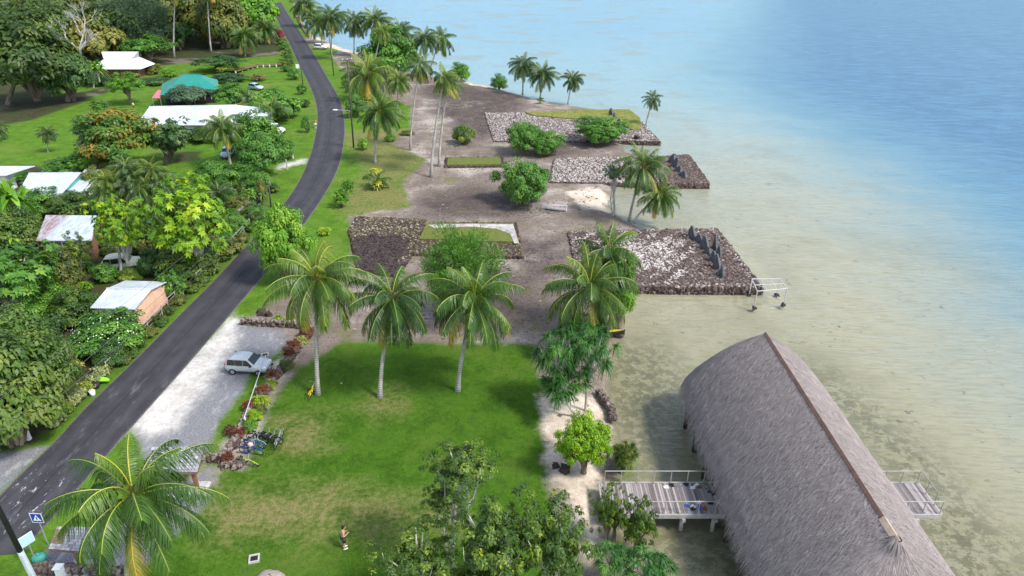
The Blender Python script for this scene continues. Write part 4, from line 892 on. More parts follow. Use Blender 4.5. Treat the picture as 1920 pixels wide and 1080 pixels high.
SHC = {k: pm('shoe_'+k, c, .7, .15, 8) for k, c in dict(black=(.025, .025, .03), white=(.75, .74, .72), blue=(.05, .14, .42), orange=(.65, .18, .06), grey=(.25, .25, .27), brown=(.2, .11, .06), green=(.16, .26, .14)).items()}
def shoe():
    m = M(); pts = [(-.13, .032), (-.06, .036), (.0, .034), (.07, .046), (.12, .036), (.14, .012)]
    up = [(x, y) for x, y in pts]+[(x, -y) for x, y in pts[::-1]]
    m.prism(up, 0, .022, 0); m.prism([(x*.9, y*.8) for x, y in up], .022, .045, 0)
    m.tube([(.02, -.042, .02), (.03, -.025, .07), (.035, 0, .085), (.03, .025, .07), (.02, .042, .02)], .012, 5); return m.mesh('shoe', SHC['black'])
SHM = shoe()
for n_, (u, v, c_, wd) in enumerate([(1155, 415, 'white', 'nearest the beach on the far rail side'), (1200, 400, 'black', 'under the far rail, second from the beach'), (1255, 405, 'grey', 'under the far rail'), (1305, 395, 'black', 'beside the grey pair under the far rail'), (1355, 420, 'white', 'middle of the far row'), (1385, 400, 'white', 'close to the far rail'), (1402, 413, 'brown', 'right of the white pairs in the far row'), (1445, 390, 'green', 'far rail side near the thatch'), (1450, 425, 'grey', 'below the green pair near the thatch'), (1490, 450, 'black', 'in the middle of the deck near the thatch'), (1512, 463, 'black', 'in the middle of the deck, closest to the thatch'), (1315, 555, 'blue', 'on the near side of the deck'), (1360, 560, 'white', 'on the near side right of the blue pair'), (1357, 577, 'black', 'just below the near white pair'), (1408, 528, 'white', 'under the near rail left of the orange pair'), (1412, 570, 'blue', 'by the near edge left of the orange pair'), (1440, 558, 'orange', 'on the near side of the deck'), (1447, 577, 'brown', 'below the orange pair'), (1490, 535, 'black', 'right of the orange pair'), (1555, 530, 'white', 'upper pair at the thatch edge'), (1562, 550, 'grey', 'lower pair at the thatch edge')]):
    p = G(960+u/4, 810+v/4, .803); a = rng.uniform(0, 6.28)
    for q in (-.06, .07):
        o = link('shoe', SHM, None, (p[0]-math.sin(a)*q, p[1]+math.cos(a)*q, .803), (1.25,)*3, a+rng.normal(0, .3), [SHC[c_]])
        tag(o, c_+' shoe, '+wd, 'shoe', 'shoes left on the footbridge')
# ------------------------------------------------------------------ stone platforms
t = T('reef_stone'); v = t.att('var'); f = t.noise(5, 4, .65)
STONE = t.bsdf(t.ramp(t.math('ADD', v, t.math('MULTIPLY', t.math('SUBTRACT', f, .5), .35)), [(0, (.040, .032, .028)), (.3, (.11, .080, .070)), (.52, (.215, .17, .15)), (.74, (.36, .31, .29)), (1, (.60, .55, .53))]), .92, t.bump(f, .4, .04), 0, .15)
t = T('moss_stone'); v = t.att('var'); f = t.noise(4, 4, .65)
MOSS = t.bsdf(t.ramp(t.math('ADD', v, t.math('MULTIPLY', t.math('SUBTRACT', f, .5), .3)), [(0, (.020, .016, .018)), (.3, (.07, .052, .05)), (.55, (.14, .115, .06)), (.8, (.24, .21, .12)), (1, (.55, .52, .5))]), .92, t.bump(f, .4, .04), 0, .15)
SLAB = pm('slab_stone', (.105, .11, .12), .9, .5, 2.0, 0, .2, (.24, .24, .225))
t = T('terrace_fill'); f = t.noise(.9, 5, .65); g = t.noise(7, 3, .6)
FILL = t.bsdf(t.mix(t.ss(f, .70, .78), t.mix(t.ss(g, .4, .6), (.085, .12, .022), (.16, .165, .05)), t.mix(t.ss(g, .4, .6), (.6, .56, .52), (.8, .77, .74))), .95, t.bump(g, .3, .05), 0, .1)
t = T('yellow_turf'); f = t.noise(1.4, 5, .65); g = t.noise(9, 3, .6)
TURF = t.bsdf(t.mix(t.ss(f, .4, .6), t.mix(t.ss(g, .4, .6), (.085, .145, .018), (.13, .18, .03)), t.mix(t.ss(g, .4, .6), (.20, .18, .05), (.27, .23, .08))), .95, t.bump(g, .3, .05), 0, .1)
CORAL = pm('coral_sand', (.40, .37, .35), .95, .45, 1.2, 0, .1, (.19, .19, .07), False)
def inpoly(P_, poly): return sdpoly(P_, poly) > 0
def platform(name, label, poly, h, zb, mat, vf, dens=7.5, sz=.34, extra=None, edge=True, es=.30):
    w_ = np.array([G(u, v, h)[:2] for u, v in poly]); o_ = w_.mean(0); th = thing(name, label, 'stone platform', (o_[0], o_[1], 0)); L3 = np.array([o_[0], o_[1], 0])
    m = M(); m.prism([tuple(q-o_) for q in w_], zb, h-.06, 0, .25); m.build('core', mat, th)
    lo_, hi_ = w_.min(0), w_.max(0); n = int(np.prod(hi_-lo_)*dens*2.2); q = rng.uniform(lo_, hi_, (n, 2)); q = q[inpoly(q, w_)]
    m = M(); m.rocks(np.concatenate([q, np.full((len(q), 1), h-.06)], 1)-L3, sz*.68*rng.uniform(.45, 1.25, len(q)), vf(q, sdpoly(q, w_)))
    m.build('paving_stones', mat, th)
    if edge:
        m = M(); P_, V_ = [], []
        for a, b in zip(w_, np.roll(w_, -1, 0)):
            ln = np.linalg.norm(b-a); k = int(ln*(h-zb)*26)+4; s = rng.uniform(0, 1, k); P_.append(np.concatenate([a+(b-a)*s[:, None], rng.uniform(zb, h-.12, (k, 1))], 1)); V_.append(rng.uniform(.05, .5, k))
        P_ = np.concatenate(P_); m.rocks(P_-L3, es*rng.uniform(.6, 1.2, len(P_)), np.concatenate(V_), .8); m.build('edge_stones', mat, th)
    if extra: extra(th, L3, h)
    return th
def nz(q, sc, seed=0):
    return .5+.25*np.sin(q[:, 0]*sc+seed)*np.cos(q[:, 1]*sc*1.3+seed*2)+.25*np.sin(q[:, 0]*sc*2.3-q[:, 1]*sc*1.9+seed)
def vA(q, sd):
    v = rng.uniform(.08, .62, len(q)); wz = np.array([G(u, v_, .8)[:2] for u, v_ in [(1070, 440), (1290, 432), (1300, 490), (1280, 515), (1190, 500), (1120, 470)]])
    k = sdpoly(q, wz)/2.6+nz(q, 1.1)*2.4-.95; v = np.where(rng.uniform(0, 1, len(q)) < np.clip(k*.75, 0, .9), rng.uniform(.68, 1, len(q)), v)
    return np.where((sd < .8) & (rng.uniform(0, 1, len(q)) < .3), rng.uniform(.6, .85, len(q)), v)
platform('stone_platform', 'nearest big dark stone platform jutting into the lagoon with a row of grey slabs', [(1066, 433), (1345, 427), (1384, 478), (1430, 538), (1182, 536), (1085, 520)], .30, -1.0, STONE, vA, 10, .33)
def vB(q, sd):
    cx_ = G(1215, 310)[0]; return np.where(q[:, 0] < cx_, np.where(rng.uniform(0, 1, len(q)) < .86, rng.uniform(.66, 1, len(q)), rng.uniform(.3, .6, len(q))), rng.uniform(.12, .62, len(q)))
platform('stone_platform', 'middle stone platform at the water, pale on the land side, with a leaning slab pile', [(1040, 296), (1250, 291), (1292, 289), (1330, 343), (1180, 342), (1030, 340)], .26, -1.0, STONE, vB, 9, .29)
def vC(q, sd): return np.where(rng.uniform(0, 1, len(q)) < .8, rng.uniform(.62, 1, len(q)), rng.uniform(.2, .6, len(q)))
def exC(th, L3, h):
    m = M(); pl = [G(u, v, h+.03) for u, v in [(985, 211), (1140, 206), (1180, 206), (1200, 222), (1203, 243), (1185, 243), (1130, 226), (1060, 222), (1000, 217)]]
    m.prism([tuple((p-L3)[:2]) for p in pl], h-.05, h+.16); m.build('turf_strip', TURF, th)
platform('stone_platform', 'farthest big white stone platform with a yellow grass strip and dark slabs', [(909, 211), (1180, 206), (1238, 264), (1162, 263), (926, 264)], .24, -1.0, STONE, vC, 8, .28, exC)
def vD(q, sd): return rng.uniform(.2, .85, len(q))
def exD(th, L3, h):
    m = M(); pl = [G(u, v, h+.03) for u, v in [(800, 420), (962, 420), (973, 455), (786, 449)]]; m.prism([tuple((p-L3)[:2]) for p in pl], h-.05, h+.14); m.build('grass_fill', FILL, th)
    m = M(); pl = [G(u, v, h+.2) for u, v in [(802, 421), (880, 419), (962, 420), (973, 455), (964, 455), (957, 438), (930, 428), (880, 424), (815, 427)]]; m.prism([tuple((p-L3)[:2]) for p in pl], h+.1, h+.17); m.build('white_sand', CORAL, th)
platform('stone_terrace', 'low walled terrace with grass and white sand inside, behind the right lawn palm', [(796, 416), (966, 416), (980, 480), (773, 474)], .35, -.15, MOSS, vD, 9, .30, exD)
def vE(q, sd):
    a_ = np.array([G(u, v_, .45)[:2] for u, v_ in [(660, 440), (770, 440), (740, 520), (650, 500)]]); return np.where(sdpoly(q, a_) > nz(q, .9)*1.6-.8, rng.uniform(.0, .4, len(q)), rng.uniform(.15, .9, len(q)))
platform('stone_terrace', 'dark mossy stone terrace behind the middle lawn palm, left of the grassy one', [(668, 406), (798, 410), (771, 474), (745, 515), (672, 505), (655, 430)], .35, -.15, MOSS, vE, 9, .32)
platform('stone_terrace', 'low flat enclosure with dry grass beyond the twin tall palms', [(836, 295), (941, 293), (944, 311), (834, 312)], .25, -.2, MOSS, vD, 2.5, .32, lambda th, L3, h: M().prism([tuple((G(u, v, h+.02)-L3)[:2]) for u, v in [(840, 297), (937, 295), (940, 309), (838, 310)]], h-.05, h+.12).build('grass_fill', FILL, th))
def slab(u, v, h, wd, tk, zb, rz, ln, label):
    p = G(u, v, zb); h *= rng.uniform(.5, 1.0); wd *= rng.uniform(.95, 1.5); ln += rng.normal(0, .1); m = M(); n = 6; pr = []
    for i in range(n): q = i/(n-1); pr.append((wd*(1.05-.85*q**1.5)*(1+rng.normal(0, .10)), q))
    for (w0, q0), (w1, q1) in zip(pr[:-1], pr[1:]):
        tk0, tk1 = tk*(1-.45*q0), tk*(1-.45*q1); z0, z1 = (h+.2)*q0-.2, (h+.2)*q1-.2; s0, s1 = ln*z0, ln*z1
        m.add([(s0-w0/2, -tk0/2, z0), (s0+w0/2, -tk0/2, z0), (s0+w0/2, tk0/2, z0), (s0-w0/2, tk0/2, z0), (s1-w1/2, -tk1/2, z1), (s1+w1/2, -tk1/2, z1), (s1+w1/2, tk1/2, z1), (s1-w1/2, tk1/2, z1)], [(0, 1, 5, 4), (1, 2, 6, 5), (2, 3, 7, 6), (3, 0, 4, 7), (4, 5, 6, 7)])
    o = m.build('standing_slab', SLAB); o.location = p; o.rotation_euler = (0, 0, rz); tag(o, label, 'standing stone', 'upright slabs on the stone platforms')
for i, (u, v, h, lb) in enumerate([(1298, 446, 1.7, 'first, farthest'), (1312, 454, 1.5, 'second'), (1321, 467, 1.9, 'third'), (1328, 476, 1.6, 'fourth'), (1337, 489, 2.0, 'fifth'), (1344, 503, 1.9, 'sixth'), (1353, 516, 1.3, 'last, nearest')]):
    slab(u, v, h, 1.25, .32, .28, 1.9+rng.normal(0, .15), rng.normal(0, .08), lb+' slab in the upright row on the nearest platform, counted from the far end')
slab(1341, 467, 1.7, 1.0, .3, .28, 1.7, .1, 'far one of two slabs standing seaward of the row on the nearest platform')
slab(1347, 479, 1.5, 1.0, .3, .28, 1.9, -.05, 'near one of two slabs standing seaward of the row on the nearest platform')
for i, (u, v, lb) in enumerate([(1260, 303, 'farthest'), (1266, 311, 'second'), (1273, 320, 'third'), (1281, 330, 'nearest')]): slab(u, v, 1.5, 1.5, .45, .28, 1.8, -.45, lb+' dark slab of the leaning pile on the middle platform')
for i, (u, v, lb) in enumerate([(1146, 216, 'farthest'), (1153, 224, 'second'), (1161, 233, 'third'), (1169, 243, 'nearest')]): slab(u, v, 1.4, 1.3, .45, .28, 1.9, .1, lb+' dark slab of the row on the far white platform')
def rockwall(name, label, path, h, wd, dens=70):
    w_ = np.array([G(u, v)[:2] for u, v in path]); P_ = []
    for a, b in zip(w_[:-1], w_[1:]):
        ln = np.linalg.norm(b-a); k = int(ln*dens); s = rng.uniform(0, 1, k); e = (b-a)/ln; z = rng.uniform(0, h, k); o_ = rng.uniform(-.5, .5, k)*wd*(1.15-.4*z/h)
        P_.append(np.concatenate([a+(b-a)*s[:, None]+np.stack([-e[1]*o_, e[0]*o_], 1), z[:, None]], 1))
    P_ = np.concatenate(P_); o_ = P_.mean(0)*[1, 1, 0]; m = M(); m.rocks(P_-o_, .23*rng.uniform(.5, 1.2, len(P_)), np.where(P_[:, 2] > h*.75, rng.uniform(.25, .68, len(P_)), rng.uniform(.05, .45, len(P_))), .8)
    o = m.build(name, STONE); o.location = o_; return tag(o, label, 'stone wall')
rockwall('stone_wall', 'short stone wall at the far end of the gravel car park', [(455, 607), (578, 615)], .6, .45)
rockwall('stone_wall', 'long curving stone wall between car park and lawn, planted with red leaves', [(582, 618), (560, 655), (534, 690), (503, 732), (470, 775), (455, 800), (440, 835), (420, 862), (384, 864)], .5, .45)
rockwall('stone_wall', 'low stone wall near the bikes at the lawn corner', [(415, 878), (440, 868), (446, 880)], .3, .6)
rockwall('stone_wall', 'rough stone wall in the near left corner behind the kiosk', [(62, 1072), (150, 1074), (230, 1078)], .5, .6)
rockwall('stone_wall', 'dark low stone wall along the shore at the top beside the road', [(556, 32), (566, 52), (578, 70)], .6, .7, 14)
rockwall('shore_rocks', 'line of dark rocks at the water below the pandanus', [(1122, 735), (1145, 765), (1150, 790)], .3, .45, 60)
for u, v, s, lb in [(491, 589, .8, 'dark brown boulder on the bare earth by the car park wall'), (504, 592, .55, 'smaller dark boulder beside the brown one by the car park wall'), (1059, 884, .62, 'black lava rock standing on the sandy path'), (275, 626, .5, 'white stone on the verge by the fence'), (400, 492, .5, 'white stone on the verge below the lime-yellow tree'), (1042, 875, .4, 'small dark stone on the sandy path left of the lava rock'), (640, 719, .13, 'tiny white stone on the lawn between two palms'), (1195, 262, 1.0, 'dark rock at the foot of the far platform')]:
    m = M(); m.rocks([[0, 0, .3*s]], s, .1 if 'dark' in lb or 'black' in lb else .62 if 'grey' in lb else .88, .8); m.rocks([[.2*s, .1*s, .2*s], [-.2*s, .1*s, .15*s]], s*.7, .1 if 'dark' in lb or 'black' in lb else .6, .7)
    o = m.build('boulder', STONE); o.location = G(u, v); tag(o, lb, 'rock')
m = M(); m.ball((0, 0, .1), (.85, .6, .38), 14, 8); m.v[-1] += rng.normal(0, .035, m.v[-1].shape); m.var[-1][:] = .66
o = m.build('boulder', STONE, None, True); o.location = G(507, 1088); tag(o, 'pale grey rounded rock at the bottom edge of the lawn', 'rock')
# plants along the wall
for j, (u, v, mt, tp_, lb) in enumerate([(551, 652, 'red', 'stiff', 'highest dark red plant on the long wall'), (541, 668, 'red', 'stiff', 'tall dark red plant beside the bare sand strip'), (509, 708, 'red', 'stiff', 'dark red plant beside the front of the silver car'), (492, 737, 'red', 'stiff', 'bushy dark red plant in the middle of the long wall'), (466, 764, 'red', 'stiff', 'dark red plant at the low end of the white bar'), (447, 818, 'red', 'stiff', 'dark red plant near the bikes'), (432, 812, 'red', 'open', 'reddish plant on the car park side of the wall'), (425, 864, 'red', 'stiff', 'dark red plant at the lowest wall corner'), (562, 642, 'croton', 'tuft', 'yellow plant at the top of the long wall'), (508, 722, 'croton', 'tuft', 'spiky yellow plant below the silver car front'), (494, 753, 'croton', 'tuft', 'bright yellow spiky plant next to the lawn'), (481, 757, 'lime', 'stiff', 'yellow-green plant beside the bright yellow one'), (477, 783, 'lime', 'bush', 'lime leafy plant above the bikes'), (468, 803, 'bright', 'bush', 'green leafy plant closest to the bikes'), (486, 775, 'olive', 'bush', 'olive leafy plant at the lawn edge of the wall'), (536, 690, 'olive', 'bush', 'pale green plant at the foot of the tall red one'), (521, 602, 'croton', 'tuft', 'yellow plant behind the short car park wall'), (543, 604, 'croton', 'tuft', 'second yellow plant behind the short wall'), (575, 628, 'red', 'bush', 'brownish red plant at the junction of the two walls')]):
    s = 15 if tp_ == 'stiff' else 13; shrub((u-s, v-s*1.3, u+s, v+s*.6), tp_, mt, 'wall_plant', lb, 'plant')
# ------------------------------------------------------------------ buildings
rng = np.random.default_rng(55)
t = T('white_sheet_roof'); f = t.noise(.5, 4, .6); g = t.noise(6, 3, .6, t.mapv(t.obj(), (1, .15, 1)))
cg = t.n('ShaderNodeTexWave', {'Vector': t.obj(), 'Scale': 1.6}, bands_direction='X').outputs['Fac']
WROOF = t.bsdf(t.mix(t.ss(t.math('ADD', t.math('MULTIPLY', f, .6), t.math('MULTIPLY', g, .4)), .35, .65), (.42, .46, .50), (.62, .66, .69)), .5, t.bump(cg, .5, .03), .1, .4)
t = T('rusty_sheet_roof'); f = t.noise(1.0, 5, .7); g = t.noise(3, 4, .7, t.mapv(t.obj(), (1, .25, 1)))
cg = t.n('ShaderNodeTexWave', {'Vector': t.obj(), 'Scale': 1.6}, bands_direction='X').outputs['Fac']
col = t.mix(t.ss(g, .35, .65), (.36, .41, .46), (.56, .61, .65)); sx = t.n('ShaderNodeSeparateXYZ', {0: t.obj()}).outputs
left = t.math('MULTIPLY', t.ss(sx[0], -1.9, -2.9), t.ss(g, .38, .55)); col = t.mix(left, col, (.30, .17, .17))
col = t.mix(t.math('MULTIPLY', t.ss(f, .62, .66), t.ss(sx[1], .4, 1.6)), col, (.55, .08, .06)); RROOF = t.bsdf(col, .5, t.bump(cg, .5, .03), .1, .4)
GROOF = pm('green_sheet_roof', (.02, .22, .175), .5, .22, 1.2)
PANDR = thatchmat('silver_leaf_roof', (.40, .40, .44), (.58, .58, .62), (.74, .74, .78))
PINKW = pm('pink_plaster', (.70, .43, .30), .9, .18, 2, 0, .2, (.42, .25, .18))
WHITW = pm('pale_plaster', (.62, .63, .64), .9, .15, 2, 0, .2, (.35, .35, .33))
DARKI = pm('dark_opening', (.015, .015, .017), .6, .2, 3)
BLUEW = pm('teal_wall', (.10, .30, .33), .9, .2, 2)
TIMB = pm('brown_timber', (.18, .10, .06), .8, .3, 4)
def roofhouse(name, label, e0, e1, r0, r1, ze, zr, rm, wm, kind='gable', inset=.45, bk=1.0, ov=.35, windows=1, loc_mid=None):
    """e0,e1: front eave corners px at height ze; r0,r1: ridge ends px at height zr"""
    E0, E1, R0, R1 = G(*e0, ze), G(*e1, ze), G(*r0, zr), G(*r1, zr)
    ex = nrm((E1-E0)*[1, 1, 0]); ey = np.array([-ex[1], ex[0], 0]); off = ((R0+R1)/2-E0)@ey
    B0, B1 = E0+ey*off*(1+bk), E1+ey*off*(1+bk); B0[2] = B1[2] = ze if kind != 'shed' else zr
    c = (E0+E1+B0+B1)/4; c[2] = 0; a = math.atan2(ex[1], ex[0]); th = thing(name, label, 'house', c, a)
    Rm = np.array([[ex[0], ex[1], 0], [ey[0], ey[1], 0], [0, 0, 1]])
    lo = lambda p: Rm@(p-c)
    e0_, e1_, r0_, r1_, b0_, b1_ = map(lo, (E0, E1, R0, R1, B0, B1)); m = M()
    if kind == 'shed':
        m.slab([e0_, e1_, r1_, r0_], .07)
    else:
        m.slab([e0_, e1_, r1_, r0_], .07); m.slab([b1_, b0_, r0_, r1_], .07)
        if kind == 'hip': m.slab([e1_, b1_, r1_], .07); m.slab([b0_, e0_, r0_], .07)
    m.build('roof', rm, th)
    if kind != 'shed':
        m = M(); m.tube([r0_+[0, 0, .01], r1_+[0, 0, .01]], .09, 6); m.build('ridge_cap', rm, th)
    x0, x1 = min(e0_[0], b0_[0])+inset, max(e1_[0], b1_[0])-inset; y0 = e0_[1]+inset; y1 = (b0_[1]-inset) if kind != 'shed' else max(r0_[1], r1_[1])-inset
    m = M(); h = ze-.12; m.prism([(x0, y0), (x1, y0), (x1, y1), (x0, y1)], 0, h)
    ym = r0_[1]
    if kind == 'gable':
        for xx, s in ((x0, 1), (x1-.12, 1)):
            zt = h+(zr-ze)*.86; m.add([(xx, y0, h), (xx, y1, h), (xx, ym, zt), (xx+.12, y0, h), (xx+.12, y1, h), (xx+.12, ym, zt)], [(0, 2, 1), (3, 4, 5), (0, 3, 5, 2), (1, 2, 5, 4)])
    if kind == 'shed':
        for xx in (x0, x1-.1): m.add([(xx, y0, h), (xx, y1, h), (xx, y1, zr-.15), (xx+.1, y0, h), (xx+.1, y1, h), (xx+.1, y1, zr-.15)], [(0, 2, 1), (3, 4, 5), (0, 3, 5, 2), (1, 2, 5, 4)])
        m.add([(x0, y1, h), (x1, y1, h), (x1, y1, zr-.15), (x0, y1, zr-.15)], [(0, 1, 2, 3)])
    m.build('wall', wm, th)
    n = max(1, int((x1-x0)/3.2)) if windows else 0
    for i in range(n):
        xx = x0+(x1-x0)*(i+.5)/n; dr = i == n//2; m = M()
        m.box((xx, y0-.03, 1.0 if dr else 1.35), (.9 if dr else 1.2, .06, 1.95 if dr else 1.0)); o_ = m.build('door' if dr else 'window', DARKI, th)
        m = M(); w_, h_ = (.9, 1.95) if dr else (1.2, 1.0); zc_ = 1.0 if dr else 1.35
        for sx_ in (-1, 1): m.box((xx+sx_*(w_/2+.04), y0-.05, zc_), (.08, .07, h_+.1))
        m.box((xx, y0-.05, zc_+h_/2+.04), (w_, .07, .08)); m.build('frame', WHITW, o_)
    if y1-y0 > 6: m = M(); m.box((x1+.03, (y0+y1)/2, 1.45), (.06, .9, .8)); m.build('window', DARKI, th)
    return th
roofhouse('shed', 'small pink shed with pale sheet roof beside the road fence', (169, 577), (253, 580), (200, 541), (283, 543), 2.1, 2.65, WROOF, PINKW, 'gable', .22, 1.0)
roofhouse('shed', 'shed with rust-stained pale sheet roof behind the lime-yellow trees', (68, 451), (172, 451), (86, 403), (181, 404), 2.3, 3.1, RROOF, TIMB, 'shed', .3)
roofhouse('house', 'house with large white roof at the left edge, left of the narrow white roof', (29, 369), (110, 369), (54, 325), (152, 324), 2.5, 3.6, WROOF, BLUEW, 'gable', .4, .55)
roofhouse('house', 'house with narrow tilted white roof joined to the large white roof', (119, 360), (153, 361), (159, 318), (186, 318), 2.3, 3.4, WROOF, WHITW, 'shed', .3)
roofhouse('shed', 'low white roofed shed cut by the left edge', (-40, 329), (10, 329), (0, 311), (66, 311), 2.4, 3.0, WROOF, WHITW, 'shed', .4)
roofhouse('house', 'long house with white hipped roof in the middle of the left gardens', (255, 235), (480, 234), (280, 200), (445, 197), 2.7, 4.6, WROOF, WHITW, 'hip', .7, .9)
roofhouse('house', 'house with green hipped sheet roof behind the grey-green tree', (300, 178), (412, 170), (346, 138), (376, 140), 2.6, 5.2, GROOF, DARKI, 'hip', .9, .9)
# far leaf-roofed house: two-tier roof on posts
c = G(236, 142); th = thing('leaf_roof_house', 'small far house with two-tier silvery thatch roof on posts', 'house', c); k = mpp(c)
m = M(); W1, D1, W2 = 46*k, 4.2, 27*k
def lay(w0, d0, z0, w1, d1, z1, n=0): m.add([(-w0, -d0, z0), (w0, -d0, z0), (w0, d0, z0), (-w0, d0, z0), (-w1, -d1, z1), (w1, -d1, z1), (w1, d1, z1), (-w1, d1, z1)], [(0, 1, 5, 4), (1, 2, 6, 5), (2, 3, 7, 6), (3, 0, 4, 7), (4, 5, 6, 7), (3, 2, 1, 0)], 0, .55)
lay(W1, D1, 2.3, W2*.95, 1.9, 4.4); m.build('lower_roof', PANDR, th)
m = M(); lay(W2*.93, 2.0, 4.42, W2*1.25, .25, 5.9); m.build('upper_roof', PANDR, th)
m = M(); m.box((0, .4, 1.1), (W1*1.5, D1*1.4, 2.2)); m.build('wall', TIMB, th)
for x in np.linspace(-W1*.85, W1*.85, 6): m = M(); m.tube([(x, -D1*.8, 0), (x, -D1*.8, 2.4)], .12, 6); m.build('post', TIMB, th)
# pink canopy
pinkm = pm('pink_canvas', (.85, .16, .22), .7, .12, 2); METAL = pm('galvanised_steel', (.45, .46, .48), .45, .15, 5, .6)
Q = [G(285, 183, 2.1), G(300, 184, 2.1), G(304, 170, 2.6), G(297, 168, 2.6)]; c = sum(Q)/4*np.array([1, 1, 0]); th = thing('canopy', 'small pink canvas canopy at the left of the green roof', 'canopy', c)
m = M(); m.slab([q-c for q in Q], .05); m.build('canvas', pinkm, th)
for q in Q: m = M(); m.tube([(q-c)*[1, 1, 0], (q-c)-[0, 0, .06]], .05, 6); m.build('leg', METAL, th)
# boardwalk on the lawn
pth = [G(u, v) for u, v in [(442, 138), (465, 131), (482, 126), (505, 125), (530, 125)]]; c = pth[0]*1; th = thing('boardwalk', 'low brown wooden boardwalk crossing the bright lawn', 'boardwalk', c); m = M()
for a, b in zip(pth[:-1], pth[1:]):
    e = nrm(b-a); s = np.array([-e[1], e[0], 0])*.7; m.slab([a-s-c+[0, 0, .75], b-s-c+[0, 0, .75], b+s-c+[0, 0, .75], a+s-c+[0, 0, .75]], .16)
m.build('deck', TIMB, th)
for a, b in zip(pth[:-1], pth[1:]):
    for q in (.1, .6): p = a+(b-a)*q-c; m = M(); m.box(p+[0, -.75, .3], (.3, .2, .75)); m.build('leg', WHITW, th)
# ------------------------------------------------------------------ shingled kiosks
t = T('grey_shingle'); v = t.att('var'); f = t.noise(5, 4, .6, t.obj())
SHING = t.bsdf(t.ramp(t.math('ADD', t.math('MULTIPLY', v, .8), t.math('MULTIPLY', f, .25)), [(.1, (.17, .16, .18)), (.55, (.30, .29, .33)), (.95, (.46, .45, .50))]), .7, None, 0, .3)
SHINB = pm('brown_shingle', (.20, .15, .10), .8, .35, 5); CONC = pm('concrete', (.42, .41, .39), .9, .2, 3, 0, .2, (.25, .24, .22))
def kiosk(label, q, z0, z1, brown, base):
    a, b, c2, d2 = G(*q[0], z0), G(*q[1], z0), G(*q[2], z1), G(*q[3], z1); c = (a+b+c2+d2)/4*np.array([1, 1, 0]); th = thing('kiosk', label, 'kiosk', c); m = M(); mb = M(); nr_, nc_ = 8, 15
    for r in range(nr_):
        f0, f1 = r/nr_, (r+1)/nr_+.012
        for k_ in range(nc_):
            g0, g1 = k_/nc_+.003, (k_+1)/nc_-.003
            P_ = lambda g, f: (a+(b-a)*g)*(1-f)+(d2+(c2-d2)*g)*f-c
            lift = np.array([0, 0, .03]); tgt = mb if brown and g0 < .33 and 2 <= r <= 6 else m
            tgt.slab([P_(g0, f0)+lift*1.8, P_(g1, f0)+lift*1.8, P_(g1, f1)+lift*.4, P_(g0, f1)+lift*.4], .02, 0, rng.uniform(.1, .95))
    m.build('shingle_roof', SHING, th)
    if brown: mb.build('old_shingles', SHINB, th)
    m = M(); m.slab([q_-c-np.array([0, 0, .06]) for q_ in (a, b, c2, d2)], .08); m.build('roof_boards', TIMB, th)
    mid = (a+b+c2+d2)/4-c; zt = (z0+z1)/2-.14
    for sx_ in (-.75, .75) if not brown else (0,): m = M(); m.box((sx_*1.2, 0, zt/2), (.22, .22, zt)); m.build('post', TIMB, th)
    m = M(); m.box((0, -.1, .09), base, 0, 0, .5, None, .9); m.build('base', CONC, th)
kiosk('small shingled kiosk roof with brown patch beside the crossing sign', [(91, 1030), (164, 1036), (170, 989), (107, 988)], 2.0, 2.6, True, (1.5, 1.3, .18))
kiosk('wide shingled kiosk roof partly hidden behind the near palm, at the car park', [(278, 888), (370, 886), (384, 837), (284, 839)], 2.1, 2.7, False, (3.2, 1.4, .15))
# ------------------------------------------------------------------ vehicles
GLASS = pm('car_glass', (.012, .014, .018), .08, .1, 3, 0, .6); RUB = pm('tyre_rubber', (.02, .02, .022), .85); CHR = pm('wheel_rim', (.42, .43, .45), .35, .1, 5, .6)
TRIM = pm('black_trim', (.025, .025, .028), .6); LAMPM = pm('lamp_glass', (.75, .77, .8), .15, .05, 5, 0, .6); REDL = pm('tail_lamp', (.35, .02, .02), .3)
def paint(name, c): return pm(name, c, .28, .05, 2, .15, .5)
SILV = paint('silver_paint', (.52, .55, .56))
CST = [(-1.78, .66, .80, .82, .58), (-1.72, .75, .88, 1.0, .66), (-1.42, .79, .92, 1.36, .57), (-1.15, .80, .93, 1.47, .59), (-.6, .80, .93, 1.52, .61), (0, .80, .93, 1.50, .61), (.25, .80, .93, 1.43, .60), (.80, .80, .92, .99, .68), (1.3, .78, .87, .93, .60), (1.62, .73, .78, .82, .48), (1.76, .66, .64, .68, .42)]
